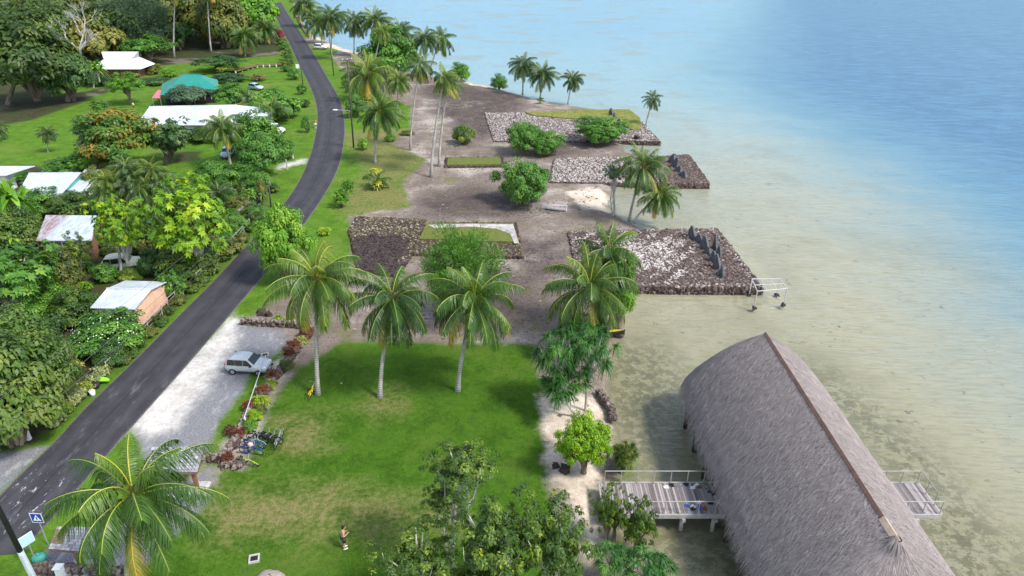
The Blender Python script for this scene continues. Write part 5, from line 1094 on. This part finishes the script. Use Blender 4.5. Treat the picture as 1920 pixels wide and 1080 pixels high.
def car(label, loc, rz, body=SILV, scale=1.0):
    th = thing('car', label, 'car', loc, rz); th.scale = (scale,)*3; m = M(); vv = []
    for x, w_, be, tp_, wt in CST:
        half = [(w_*.80, .30), (w_*.95, .38), (w_, .58), (w_*.985, be), (wt, tp_-.02), (wt*.8, tp_+.02), (0, tp_+.035)]
        vv.append([(x, y, z) for y, z in half]+[(x, -y, z) for y, z in half[-2::-1]])
    n = len(vv[0]); F = []
    for a in range(len(CST)-1):
        for b in range(n-1): F.append((a*n+b, (a+1)*n+b, (a+1)*n+b+1, a*n+b+1))
        F.append((a*n, a*n+n-1, (a+1)*n+n-1, (a+1)*n))
    F += [tuple(range(n))[::-1][::-1], tuple(range((len(CST)-1)*n, len(CST)*n))[::-1]]
    m.add([p for s in vv for p in s], F); m.build('body', body, th, True)
    def pane(nm, q, mt=GLASS, th_=.02): mm = M(); mm.slab([np.array(z) for z in q], th_); return mm.build(nm, mt, th)
    pane('windscreen', [(.30, -.56, 1.435), (.79, -.65, 1.035), (.79, .65, 1.035), (.30, .56, 1.435)])
    pane('rear_window', [(-1.72, .58, 1.06), (-1.72, -.58, 1.06), (-1.47, -.52, 1.33), (-1.47, .52, 1.33)])
    for s in (-1, 1):
        for x0, x1, x2, x3 in ((-.08, .70, .22, -.08), (-.80, -.12, -.12, -.80), (-1.50, -.84, -.84, -1.40)):
            mm = M(); q = [(x0, s*.805, .95), (x1, s*(.805 if x1 < .5 else .79), .95), (x2, s*.665, 1.41), (x3, s*.665, 1.41)]
            mm.add([(x, y+s*.012, z) for x, y, z in q], [(0, 1, 2, 3)]); mm.build('side_window', GLASS, th)
        mm = M(); mm.box((.55, s*.90, .99), (.14, .16, .12), 0, 0, .5, None, .8); mm.build('mirror', TRIM, th)
        mm = M(); mm.ball((1.62, s*.56, .74), (.14, .14, .09), 8, 6); mm.build('headlight', LAMPM, th, True)
        mm = M(); mm.box((-1.73, s*.66, .88), (.06, .14, .26)); mm.build('tail_lamp', REDL, th)
        for x in (-1.12, 1.12):
            mm = M(); mm.ring((x, s*.745, .31), .22, .095, 'y', 18, 6); wh = mm.build('wheel', RUB, th, True)
            mm = M(); mm.tube([(x, s*.745-.02, .31), (x, s*.745+s*.098, .31)], [.20, .17], 12); mm.build('rim', CHR, wh)
    mm = M(); mm.box((1.74, 0, .40), (.12, 1.30, .22), 0, 0, .5, None, .9); mm.build('front_bumper', TRIM, th)
    mm = M(); mm.box((-1.77, 0, .40), (.10, 1.36, .2)); mm.build('rear_bumper', TRIM, th)
    mm = M(); mm.box((1.805, 0, .44), (.012, .5, .1)); mm.build('number_plate', LAMPM, th)
    return th
p = (G(425, 703)+G(497, 706))/2; CAR = car('silver hatchback parked on the gravel beside the lawn wall', (p[0]+.1, p[1]+.75, .02), -.10, SILV, .98)
WP, BP, GP, YP = paint('white_paint', (.78, .79, .80)), paint('pale_blue_paint', (.38, .50, .62)), paint('grey_paint', (.45, .48, .52)), pm('pale_tarpaulin', (.72, .72, .55), .7, .15, 2)
p = G(600, 93); dup(CAR, (p[0], p[1]+.8, .02), -.12, 'white car parked on the verge at the shore near the top', None, 1.15, {SILV: WP})
p = G(421, 299); dup(CAR, (p[0], p[1]+1.6, .02), -1.45, 'pale blue car facing the road on bare soil under the yellowish palm', None, 1.0, {SILV: BP})
p = G(36, 462); dup(CAR, (p[0], p[1]+1.0, .02), -.9, 'grey vehicle half hidden left of the rusty shed', None, 1.1, {SILV: GP})
p = G(225, 512); dup(CAR, (p[0], p[1]+1.0, .02), .25, 'old car with pale yellow body among the shrubs behind the pink shed', None, 1.12, {SILV: YP})
p = G(514, 252); dup(CAR, (p[0], p[1]+1.0, .02), -.6, 'white vehicle nose showing behind the domed green tree', None, 1.1, {SILV: WP})
p = G(478, 170); dup(CAR, (p[0], p[1]+1.0, .02), -.5, 'far pale vehicle at the corner of the green roof garden', None, 1.0, {SILV: BP})
# ------------------------------------------------------------------ bicycles
def bike(label, uv, rz, colr, lean=.12, seat=TRIM, z=0):
    th = thing('bicycle', label, 'bicycle', G(*uv), rz, 'bicycles on the lawn'); th.rotation_euler = (lean, 0, rz); th.scale = (1.05,)*3
    for x in (-.52, .52):
        m = M(); m.ring((x, 0, .34), .315, .026, 'y', 24, 5); w_ = m.build('wheel', RUB, th, True); m = M()
        for a in range(8): m.tube([(x, 0, .34), (x+.3*math.cos(a*PI/4), 0, .34+.3*math.sin(a*PI/4))], .005, 3, caps=False)
        m.tube([(x, -.04, .34), (x, .04, .34)], .025, 6); m.build('spokes', CHR, w_)
        m = M(); a = np.linspace(.2, 2.4, 9); m.tube(np.stack([x+.365*np.cos(a), 0*a, .34+.365*np.sin(a)], 1), .022, 4); m.build('mudguard', colr, th)
    m = M(); r_ = .026
    for q in [((-.52, 0, .34), (-.12, 0, .30)), ((-.12, 0, .30), (-.24, 0, .78)), ((-.52, 0, .34), (-.20, 0, .68)), ((-.12, 0, .30), (.38, 0, .72)), ((-.20, 0, .66), (.36, 0, .80)), ((.36, 0, .88), (.52, 0, .34))]: m.tube(q, r_, 6)
    m.build('frame', colr, th)
    m = M(); m.tube([(.20, -.30, 1.0), (.32, -.2, 1.04), (.35, 0, .92), (.32, .2, 1.04), (.20, .30, 1.0)], .016, 5); m.build('handlebar', CHR, th)
    m = M(); m.prism([(-.38, -.08), (-.12, -.025), (-.12, .025), (-.38, .08)], .80, .87); m.build('saddle', seat, th)
    m = M(); m.tube([(-.12, -.1, .30), (-.12, .1, .30)], .06, 8); m.tube([(-.2, -.12, .2), (-.12, -.11, .30)], .012, 4); m.tube([(-.04, .12, .4), (-.12, .11, .30)], .012, 4); m.build('crank', TRIM, th)
    return th
BLK, BLU, LIM = paint('black_enamel', (.02, .02, .024)), paint('blue_enamel', (.03, .13, .42)), paint('lime_enamel', (.52, .62, .06))
YEL = paint('yellow_enamel', (.80, .55, .04)); TEA = paint('silver_green_enamel', (.38, .52, .38)); MAG = paint('grey_enamel', (.3, .3, .32))
bike('blue bicycle, the nearer of the two blue ones beside the wall plants', (473, 852), -.15, BLU)
bike('blue bicycle behind the nearer blue one, under the pink bag', (474, 842), -.05, BLU)
bike('lime yellow bicycle lying lowest of the bike group', (471, 868), -.45, LIM, .5)
bike('pale green bicycle between the blue and the black ones', (480, 838), -.25, TEA)
bike('black bicycle at the wall end of the black row', (488, 825), .1, BLK)
bike('black bicycle in the middle of the black row', (500, 828), .0, BLK)
bike('black bicycle just right of the middle of the black row', (510, 832), -.1, BLK)
bike('grey and black bicycle standing across the end of the row on the grass', (523, 832), 1.5, MAG)
bike('yellow bicycle leaning at the foot of the left lawn palm', (586, 741), 1.45, YEL, .1)
m = M(); m.ball((0, 0, .12), (.2, .15, .16), 8, 6); o = m.build('bag', pm('pink_cloth', (.72, .42, .42), .8), None, True); o.location = G(470, 836, .85); tag(o, 'small pink bag on top of the blue bicycles', 'bag')
# ------------------------------------------------------------------ boats
HULL = pm('white_gelcoat', (.72, .70, .70), .4, .08, 2); INN = pm('boat_inside', (.30, .27, .27), .7, .15, 3); CYEL = pm('canoe_yellow', (.75, .66, .07), .4, .1, 2)
def boat(name, label, p, rz, L, W, H, outer, inner, cat, seats):
    th = thing(name, label, cat, p, rz); n = 13; m = M(); mi_ = M(); V, VI = [], []
    for i in range(n):
        q = i/(n-1); x = (q-.5)*L; w_ = W/2*((.8+.2*min(1, q/.3))*max(0, 1-max(0, (q-.2)/.8)**1.4) if seats else math.sin(PI*min(max(q, .02), .98))**.6); w_ = max(w_, .015); sh = H*(1+.35*max(0, q-.5)**1.5*2)
        V.append([(x, w_, sh), (x, w_*.85, H*.4), (x, w_*.4, .03), (x, 0, 0), (x, -w_*.4, .03), (x, -w_*.85, H*.4), (x, -w_, sh)])
        k_ = .86; VI.append([(x*.97, w_*k_, sh-.01), (x*.97, w_*.7, H*.45), (x*.97, 0, H*.22), (x*.97, -w_*.7, H*.45), (x*.97, -w_*k_, sh-.01)])
    def loft(mm, VV):
        k = len(VV[0]); mm.add([p_ for s in VV for p_ in s], [(a*k+b, (a+1)*k+b, (a+1)*k+b+1, a*k+b+1) for a in range(len(VV)-1) for b in range(k-1)])
    loft(m, V); m.add(V[0], [tuple(range(7))])
    rim = [[V[i][0], VI[i][0]] for i in range(n)]; rim2 = [[V[i][6], VI[i][4]] for i in range(n)]; loft(m, rim); loft(m, rim2); m.build('hull', outer, th); loft(mi_, VI); mi_.build('interior', inner, th)
    for q in seats: mm = M(); x = (q-.5)*L; mm.box((x, 0, H*.72), (.25, W*.78, .04)); mm.build('thwart', INN, th)
    return th
p = G(1039, 395); boat('rowing_boat', 'white open rowing boat lying on the bare ground', (p[0], p[1]+.4, .02), PI-.22, 3.3, 1.6, .42, HULL, INN, 'boat', [.2, .45, .7])
p = G(1128, 634); boat('canoe', 'yellow outrigger canoe with black end under the pandanus', (p[0], p[1]+.3, .15), .05, 4.2, .55, .4, TRIM, CYEL, 'canoe', [])
# steel frame standing in the water
PIPE = pm('white_pipe', (.50, .49, .52), .5, .1, 5); Q = [G(1410, 523, 1.3), G(1463, 523, 1.3), G(1476, 541, 1.3), G(1420, 546, 1.3)]; c = sum(Q)/4; c[2] = WZ
th = thing('pipe_frame', 'white pipe frame standing in the shallow water by the nearest platform', 'frame', c); m = M()
for a, b in zip(Q, Q[1:]+Q[:1]): m.tube([a-c, b-c], .045, 6)
for q in (.33, .66): m.tube([Q[0]+(Q[1]-Q[0])*q-c, Q[3]+(Q[2]-Q[3])*q-c], .035, 6)
m.tube([(Q[0]+Q[3])/2-c, (Q[1]+Q[2])/2-c], .035, 6); m.build('top_frame', PIPE, th)
for q in Q:
    m = M(); m.tube([q-c, (q-c)*[1, 1, 0]-[0, 0, .7]], .045, 6); m.build('leg', PIPE, th)
    m = M(); m.rocks([(q-c)*[1, 1, 0]-[0, 0, .1]], .42, .05, .7); m.build('foot_block', STONE, th)
# ------------------------------------------------------------------ poles, lines, signs, fence
POLEM = pm('weathered_pole', (.075, .065, .06), .85, .3, 2); WHITE = pm('white_enamel', (.80, .80, .80), .4, .06, 4); BLUES = pm('sign_blue', (.02, .045, .36), .4, .05, 4)
BLKP = pm('black_pole_paint', (.012, .012, .014), .4, .2, 3)
def pole(base, top, label, r=.13, arm=True, lamp=False, trafo=False, mt=POLEM):
    b = G(*base); x, z = onY(top[0], top[1], b[1]); h = np.array([x, b[1], z])-b; th = thing('utility_pole', label, 'pole', b); m = M(); m.tube([(0, 0, -.3), h*.5, h], [r, r*.85, r*.7], 8); m.build('pole', mt, th, True)
    if arm:
        m = M(); m.box(h-np.array([0, .14, .35]), (1.7, .1, .12), .6); m.build('crossarm', mt, th)
        for s in (-.75, 0, .75): m = M(); m.tube([h+[s*math.cos(.6), s*math.sin(.6)-.14, -.29], h+[s*math.cos(.6), s*math.sin(.6)-.14, -.08]], .05, 6); m.build('insulator', WHITE, th)
    if lamp:
        q = h*.42; m = M(); m.tube([q, q+[-1.2, 0, .15], q+[-2.2, 0, .2]], .045, 6); m.build('lamp_arm', METAL, th)
        m = M(); m.ball(q+[-2.6, 0, .2], (.5, .16, .11), 8, 6); m.build('lamp_head', WHITE, th, True)
    if trafo:
        q = h*.37; m = M(); m.tube([q+[-.45, 0, -.4], q+[-.45, 0, .4]], .28, 10); m.box(q+[-.2, 0, .2], (.5, .1, .1)); m.build('transformer', POLEM, th)
    return b+h
T1 = pole((663, 277), (651, 108), 'dark roadside pole with street lamp arm and transformer', .14, True, True, True)
T2 = pole((626, 142), (616, 58), 'thin dark pole standing at the sandy patch near the shore', .13)
T3 = pole((569, 165), (561, 105), 'grey-topped pole left of the road with a white sign plate', .13, False)
T4 = pole((578, 72), (572, 8), 'far dark pole beside the shore wall at the top', .14)
T5 = pole((508, 388), (504, 345), 'short grey pole beside the fence left of the road', .12, False)
T6 = pole((84, 1125), (-70, 820), 'thick black pole with pale lower sleeve in the near left corner', .15, True, mt=BLKP)
b = G(84, 1125); x, z = onY(-70, 820, b[1]); h = np.array([x, b[1], z])-b; m = M(); m.tube([h*.02, h*.33], [.165, .15], 10); m.box(h*.17+[.05, -.17, 0], (.08, .03, h[2]*.3)); o = m.build('pole_sleeve', pm('pale_sleeve', (.55, .60, .66), .4, .1, 2)); o.parent = [q for q in SC.objects if q.name.startswith('utility_pole') and abs(q.location.x-b[0]) < .01][0]
m = M(); m.box((0, 0, 0), (.75, .06, .9)); o = m.build('sign_plate', WHITE); par = [q for q in SC.objects if q.name.startswith('utility_pole') and abs(q.location.x-G(569, 165)[0]) < .01][0]; o.parent = par; xx, zz = onY(558, 124, par.location.y); o.location = (xx-par.location.x, -.15, zz)
def wire(a, b, sag, label, r=.014):
    q = np.linspace(0, 1, 15)[:, None]; p_ = a+(b-a)*q; p_[:, 2] -= sag*4*(q[:, 0]*(1-q[:, 0])); m = M(); m.tube(p_-a, r, 4); o = m.build('power_line', pm('cable', (.10, .10, .10), .6) if 'cable' not in bpy.data.materials else bpy.data.materials['cable']); o.location = a; tag(o, label, 'power line')
wire(T6+[-.6, .3, 0], T5+[0, 0, .3], .5, 'upper power line over the mango trees at lower left')
wire(T6+[.5, -.3, -.6], T5+[0, 0, -.4], .9, 'middle power line over the mango trees at lower left')
wire(T6+[.7, -.3, -1.1], T5+[0, 0, -.9], 1.2, 'lowest power line over the mango trees, along the verge')
wire(T5+[0, 0, .2], T1+[0, 0, -.4], .5, 'upper power line crossing the road to the street lamp pole', .012)
wire(T5+[0, 0, -.3], T1+[0, 0, -3.2], .5, 'lower power line crossing the road below the street lamp', .012)
wire(T1+[.5, .3, 0], T2+[0, 0, 0], .8, 'power line from the street lamp pole to the shore pole', .012)
wire(T2+[.3, .3, 0], T4+[0, 0, 0], .8, 'power line from the shore pole to the far top pole', .012)
def signpost(label, plate, base, w_, h_, rz, face, parts):
    b = G(*base); x, z = onY(plate[0], plate[1], b[1]); th = thing('road_sign', label, 'road sign', b); q = np.array([x, b[1], z])-b; m = M(); m.tube([(0, 0, -.1), q*[1, 1, 1]+[0, .05, h_*.3]], .035, 7); m.build('post', METAL, th)
    pl = M(); pl.box((0, 0, 0), (w_, .03, h_)); o_ = pl.build('sign_plate', face, th); o_.location = q; o_.rotation_euler = (0, 0, rz)
    for nm, poly, mt, dy in parts:
        mm = M(); n = len(poly); mm.add([(a*w_, -.017-dy, c_*h_) for a, c_ in poly], [tuple(range(n))]); e = mm.build(nm, mt, o_)
bord = [('border', [(-.5, -.5), (.5, -.5), (.5, .5), (-.5, .5)], WHITE, .002), ('panel', [(-.44, -.44), (.44, -.44), (.44, .44), (-.44, .44)], BLUES, .005), ('triangle', [(-.34, -.30), (.34, -.30), (0, .34)], WHITE, .008),
 ('pedestrian', [(-.02, .16), (.035, .16), (.05, .03), (.12, -.02), (.05, -.01), (.03, -.08), (.11, -.23), (.06, -.23), (.0, -.1), (-.07, -.23), (-.12, -.23), (-.03, -.06), (-.04, .02), (-.1, -.03)], BLKP, .011), ('stripes', [(-.26, -.29), (-.18, -.29), (-.15, -.25), (-.22, -.25)], BLKP, .011), ('stripes', [(.14, -.29), (.22, -.29), (.19, -.25), (.12, -.25)], BLKP, .011)]
signpost('blue square pedestrian crossing sign with white triangle at the roadside', (69, 971), (91, 1022), .72, .72, -.05, METAL, bord)
signpost('road sign seen nearly edge-on with pale blue back, nearest the black pole', (50, 1012), (68, 1056), .72, .72, 1.05, WHITE, [('back_face', [(-.48, -.48), (.48, -.48), (.48, .48), (-.48, .48)], pm('pale_blue_face', (.42, .60, .72), .4, .05, 3), .002)])
fpth = [(345, 556), (318, 580), (290, 612), (262, 642), (235, 672), (205, 702)]; fpt2 = [(470, 428), (440, 462), (405, 500), (372, 532)]
def fence(label, path, n):
    w_ = np.array([G(u, v) for u, v in path]); th = thing('wire_fence', label, 'fence', w_[0]); L_ = np.concatenate([[0], np.cumsum(np.linalg.norm(np.diff(w_, axis=0), axis=1))]); q = np.linspace(0, L_[-1], n); P_ = np.stack([np.interp(q, L_, w_[:, i]) for i in range(3)], 1)-w_[0]
    for p_ in P_: m = M(); m.tube([p_-[0, 0, .1], p_+[rng.normal(0, .04), 0, 1.25]], .045, 6); m.build('post', GREYW, th)
    m = M(); [m.tube(P_+[0, 0, z_], .02 if z_ < 1.2 else .03, 4) for z_ in (.45, .85, 1.2)]; m.build('rail_wires', GREYW, th)
fence('pale post and wire fence beside the pink shed, left of the road', fpth, 11)
fence('post and wire fence at the large lime-yellow tree, left of the road', fpt2, 8)
th = thing('barrier', 'long thin white barrier bar between silver car and wall plants', 'barrier', G(460, 800)); c = G(460, 800); m = M(); A_, B_ = G(498, 666, .95)-c, G(457, 785, .95)-c; m.tube([A_, B_], .032, 7); m.build('bar', PIPE, th)
for q in (.03, .5, .97): p_ = A_+(B_-A_)*q; m = M(); m.tube([p_*[1, 1, 0], p_], .05, 7); m.build('post', WHITE, th)
def drain(uv, label, s, rz):
    th = thing('drain', label, 'drain', G(*uv), rz); m = M()
    for sx_, sy_, a, b in ((0, 1, 2, .3), (0, -1, 2, .3), (1, 0, .3, 1.4), (-1, 0, .3, 1.4)): m.box((sx_*s*.85, sy_*s*.85, .06), (a*s, b*s, .14))
    m.build('concrete_frame', CONC, th); m = M(); m.box((0, 0, .03), (1.4*s, 1.4*s, .05)); m.build('grate', DARKI, th)
drain((477, 1049), 'white framed drain cover at the bottom of the lawn', .30, .25); drain((497, 667), 'small white framed drain beside the silver car', .3, .3)
def post(uv, h, label, mt=WHITE, s=.16): m = M(); m.box((0, 0, h/2), (s, s, h), 0, 0, .5, None, .85); m.box((0, 0, h+.03), (s*1.2, s*1.2, .06)); o_ = m.build('marker_post', mt); o_.location = G(*uv); tag(o_, label, 'post')
post((55, 824), 1.0, 'white post at the verge below the front mango tree', WHITE, .25); post((550, 297), 1.9, 'white marker post at the driveway mouth', WHITE, .14); post((539, 318), 1.5, 'pale marker post with cap below the driveway', CONC, .16); post((118, 1085), .9, 'white block standing at the near left stone wall', WHITE, .38); post((500, 362), 1.6, 'white box on a stake by the fence pole', WHITE, .3)
# rubbish by the verge
BAGM = pm('black_plastic', (.02, .022, .03), .35, .2, 6); 
for u, v, s, mt, lb in [(166, 738, .42, BAGM, 'black rubbish bag, left one of the heap on the verge'), (178, 728, .45, BAGM, 'black rubbish bag, middle one of the heap on the verge'), (157, 743, .35, BAGM, 'dark rubbish bag at the low end of the heap'), (184, 720, .38, BAGM, 'dark bag behind the lime board on the verge'), (76, 1052, .42, pm('teal_plastic', (.06, .30, .24), .5), 'teal green bag on the ground by the crossing sign')]:
    m = M(); m.ball((0, 0, s*.6), (s, s*.8, s*.7), 9, 7); m.tube([(0, 0, s*1.2), (.05, 0, s*1.45)], [s*.2, s*.3], 6); o = m.build('rubbish_bag', mt, None, True); o.location = G(u, v); tag(o, lb, 'bag')
m = M(); m.tube([(0, 0, 0), (0, 0, .45)], [.17, .22], 12); m.ring((0, 0, .45), .22, .02, 'z', 14, 4); o = m.build('bucket', WHITE, None, True); o.location = G(175, 742); tag(o, 'white bucket in the rubbish heap on the verge', 'bucket')
m = M(); m.prism([(.7*math.cos(a)*(1-.12*math.sin(a)), .22*math.sin(a)) for a in np.linspace(0, 2*PI, 20)[:-1]], .35, .45); o = m.build('board', pm('lime_plastic', (.30, .72, .05), .4, .05, 2)); o.location = G(193, 718); o.rotation_euler = (.15, 0, -.1); tag(o, 'lime green board lying on the rubbish heap', 'board')
# ------------------------------------------------------------------ people
def person(label, uv, rz, skin, cloth, hair, shirt=None):
    b = G(*uv); th = thing('person', label, 'person', b, rz); V, Ed, Rd = [], [], []
    def nv(p_, r_, par=None): V.append(p_); Rd.append(r_); (Ed.append((par, len(V)-1)) if par is not None else None); return len(V)-1
    pel = nv((0, 0, .93), .135); wa = nv((.02, 0, 1.08), .125, pel); ch = nv((.03, 0, 1.27), .15, wa); sh = nv((.05, 0, 1.42), .10, ch); nk = nv((.08, 0, 1.50), .055, sh); hd = nv((.12, 0, 1.60), .095, nk); ht = nv((.14, 0, 1.70), .085, hd)
    nose = nv((.235, 0, 1.60), .022, hd)
    for s in (-1, 1):
        ear = nv((.11, s*.105, 1.61), .02, hd)
        hp = nv((0, s*.09, .88), .10, pel); kn = nv((.03, s*.10, .50), .06, hp); ak = nv((-.01, s*.10, .09), .042, kn); ft = nv((.15, s*.11, .04), .035, ak)
        so_ = nv((.05, s*.19, 1.40), .06, sh); el = nv((.02, s*.26, 1.13), .045, so_); wr = nv((.24, s*.12, 1.16), .032, el); pa = nv((.31, s*.07, 1.19), .030, wr)
        for f_, (dx, dy, dz) in enumerate([(.07, -.03*s, .03), (.085, -.012*s, .015), (.085, 0, -.002), (.07, .014*s, -.015)]):
            k1 = nv((.31+dx*.55, s*.07+dy*.8, 1.19+dz), .0095, pa); nv((.31+dx*.85, s*.045+dy*.6, 1.20+dz), .008, k1)
        nv((.325, s*.05, 1.23), .010, pa)
    me = bpy.data.meshes.new('person_body'); me.from_pydata(V, Ed, []); o = link('body', me, th); me.materials.append(skin)
    sk = o.modifiers.new('skin', 'SKIN'); sk.use_smooth_shade = True
    for i_, r_ in enumerate(Rd): me.skin_vertices[0].data[i_].radius = (r_, r_)
    me.skin_vertices[0].data[0].use_root = True; o.modifiers.new('sub', 'SUBSURF').levels = 1
    m = M(); m.tube([(0, 0, 1.02), (0, 0, .90), (0, 0, .84)], [.155, .175, .17], 12)
    for s in (-1, 1): m.tube([(0, s*.09, .88), (.03, s*.10, .58)], [.125, .11], 10)
    m.build('shorts', cloth, th, True)
    m = M(); m.ball((.10, 0, 1.66), (.115, .108, .10), 10, 8); m.ball((.06, 0, 1.60), (.08, .095, .09), 8, 6); m.build('hair', hair, th, True)
    for s in (-1, 1): m = M(); m.ball((.06, s*.105, .045), (.15, .05, .055), 8, 6); m.build('shoe', WHITE, th, True)
    if shirt: m = M(); m.tube([(0, 0, .98), (.02, 0, 1.1), (.03, 0, 1.28), (.05, 0, 1.43), (.07, 0, 1.48)], [.16, .155, .185, .17, .09], 12); [m.tube([(.05, s*.16, 1.41), (.03, s*.23, 1.24)], [.085, .075], 8) for s in (-1, 1)]; m.build('shirt', shirt, th, True)
    else: m = M(); m.box((.39, 0, 1.215), (.012, .075, .15), 0, 0, .5, Matrix.Rotation(-.7, 3, 'Y')); o = m.build('phone', TRIM); o.parent = None; o.location = Vector(b)+Matrix.Rotation(rz, 3, 'Z')@Vector((0, 0, 0)); o.rotation_euler = (0, 0, rz); tag(o, 'small dark phone held by the person standing on the lawn', 'phone')
    return th
SKIN = pm('tan_skin', (.46, .27, .17), .6, .1, 6); HAIR = pm('dark_hair', (.015, .011, .009), .6)
person('bare-backed person in black shorts standing on the lawn looking down at their hands', (646, 1028), .35, SKIN, TRIM, HAIR)
person('far person in a yellow shirt standing on the left grass', (252, 207), .5, SKIN, TRIM, HAIR, pm('yellow_shirt', (.70, .66, .14), .8))
person('far person in an orange-brown top walking at the left road edge', (592, 240), -1.4, SKIN, WHITE, HAIR, pm('orange_shirt', (.42, .16, .05), .8))

# ------------------------------------------------------------------ grass blades and ground litter nobody could count
rng = np.random.default_rng(123)
cand = rng.uniform([-75, 22], [14, 118], (230000, 2)); zz = {k: np.max([sdpoly(cand, p) for p in zpoly(k)], 0) for k in ('lawn', 'dirt', 'gravel', 'floor', 'sand', 'white')}
rd = np.concatenate([rl[:, :2], rp[::-1, :2]]); onroad = sdpoly(cand, rd); see = sdpoly(cand, cpoly)
bare = np.max([zz[k] for k in ('dirt', 'gravel', 'floor', 'sand', 'white')], 0)
ok = (onroad < -.15) & (see > 1.5) & ((zz['lawn'] > .2) | (bare < -.2)); pr_ = np.clip(1.5-cand[:, 1]/95, .25, 1)
clump = .5+.5*np.sin(cand[:, 0]*1.3+2*np.sin(cand[:, 1]*.7))*np.sin(cand[:, 1]*1.1+1.5*np.sin(cand[:, 0]*.5))
q = cand[ok & (rng.uniform(0, 1, len(cand)) < pr_*(.5+.5*clump))][:110000]; n = len(q)
GRASS = leafm('grass_blades', gst((.016, .048, .004), (.036, .086, .006), (.070, .12, .012), (.16, .16, .045)), .7, .3, 0)
m = M(); a = rng.uniform(0, 2*PI, n); el = np.radians(rng.uniform(25, 75, n)); d = np.stack([np.cos(el)*np.cos(a), np.cos(el)*np.sin(a), np.sin(el)], 1)
m.strips(np.concatenate([q, np.full((n, 1), .0)], 1), d, nrm(UP+.5*rv3(n)), rng.uniform(.07, .20, n), rng.uniform(.03, .06, n), .4, ((0, 1), (1, .2)), 0, np.clip(rng.normal(.42, .22, n), 0, 1))
tag(m.build('grass', GRASS), None, None, kind='stuff')
c2 = rng.uniform([-60, 40], [30, 190], (26000, 2)); zd = np.max([sdpoly(c2, p) for p in zpoly('dirt')], 0); lw = np.max([sdpoly(c2, p) for p in zpoly('lawn')], 0)
cl = np.sin(c2[:, 0]*.45+1.7*np.sin(c2[:, 1]*.21))*np.sin(c2[:, 1]*.33+1.2*np.sin(c2[:, 0]*.3))
ok = (zd > .4) & (lw < -.3) & (sdpoly(c2, cpoly) > 1.6) & (rng.uniform(0, 1, len(c2)) < .25+.55*np.clip(cl, 0, 1)); c2 = c2[ok]; n = len(c2)
LIT = leafm('dry_litter', gst((.055, .042, .036), (.10, .078, .064), (.17, .14, .10), (.30, .25, .2)), .9, .05, 0)
m = M(); m.rocks(np.concatenate([c2, np.full((n, 1), .01)], 1), rng.uniform(.07, .34, n)**1.1, np.clip(rng.beta(1.3, 2.2, n), 0, 1), .22)
k = rng.choice(n, n//2, False); a = rng.uniform(0, 2*PI, len(k)*5); d = np.stack([np.cos(a)*.6, np.sin(a)*.6, np.full(len(a), .7)], 1); b3 = np.repeat(c2[k], 5, 0)+rng.normal(0, .08, (len(k)*5, 2))
tag(m.build('ground_litter', LIT), None, None, kind='stuff')
m = M(); m.strips(np.concatenate([b3, np.zeros((len(b3), 1))], 1), nrm(d), nrm(UP+.5*rv3(len(b3))), rng.uniform(.1, .3, len(b3)), .06, .4, ((0, 1), (1, .2)), 0, np.clip(rng.normal(.6, .2, len(b3)), 0, 1))
tag(m.build('dry_grass', leafm('dry_grass_blades', gst((.06, .085, .02), (.13, .13, .04), (.21, .18, .06), (.3, .25, .1)), .8, .2, 0)), None, None, kind='stuff')
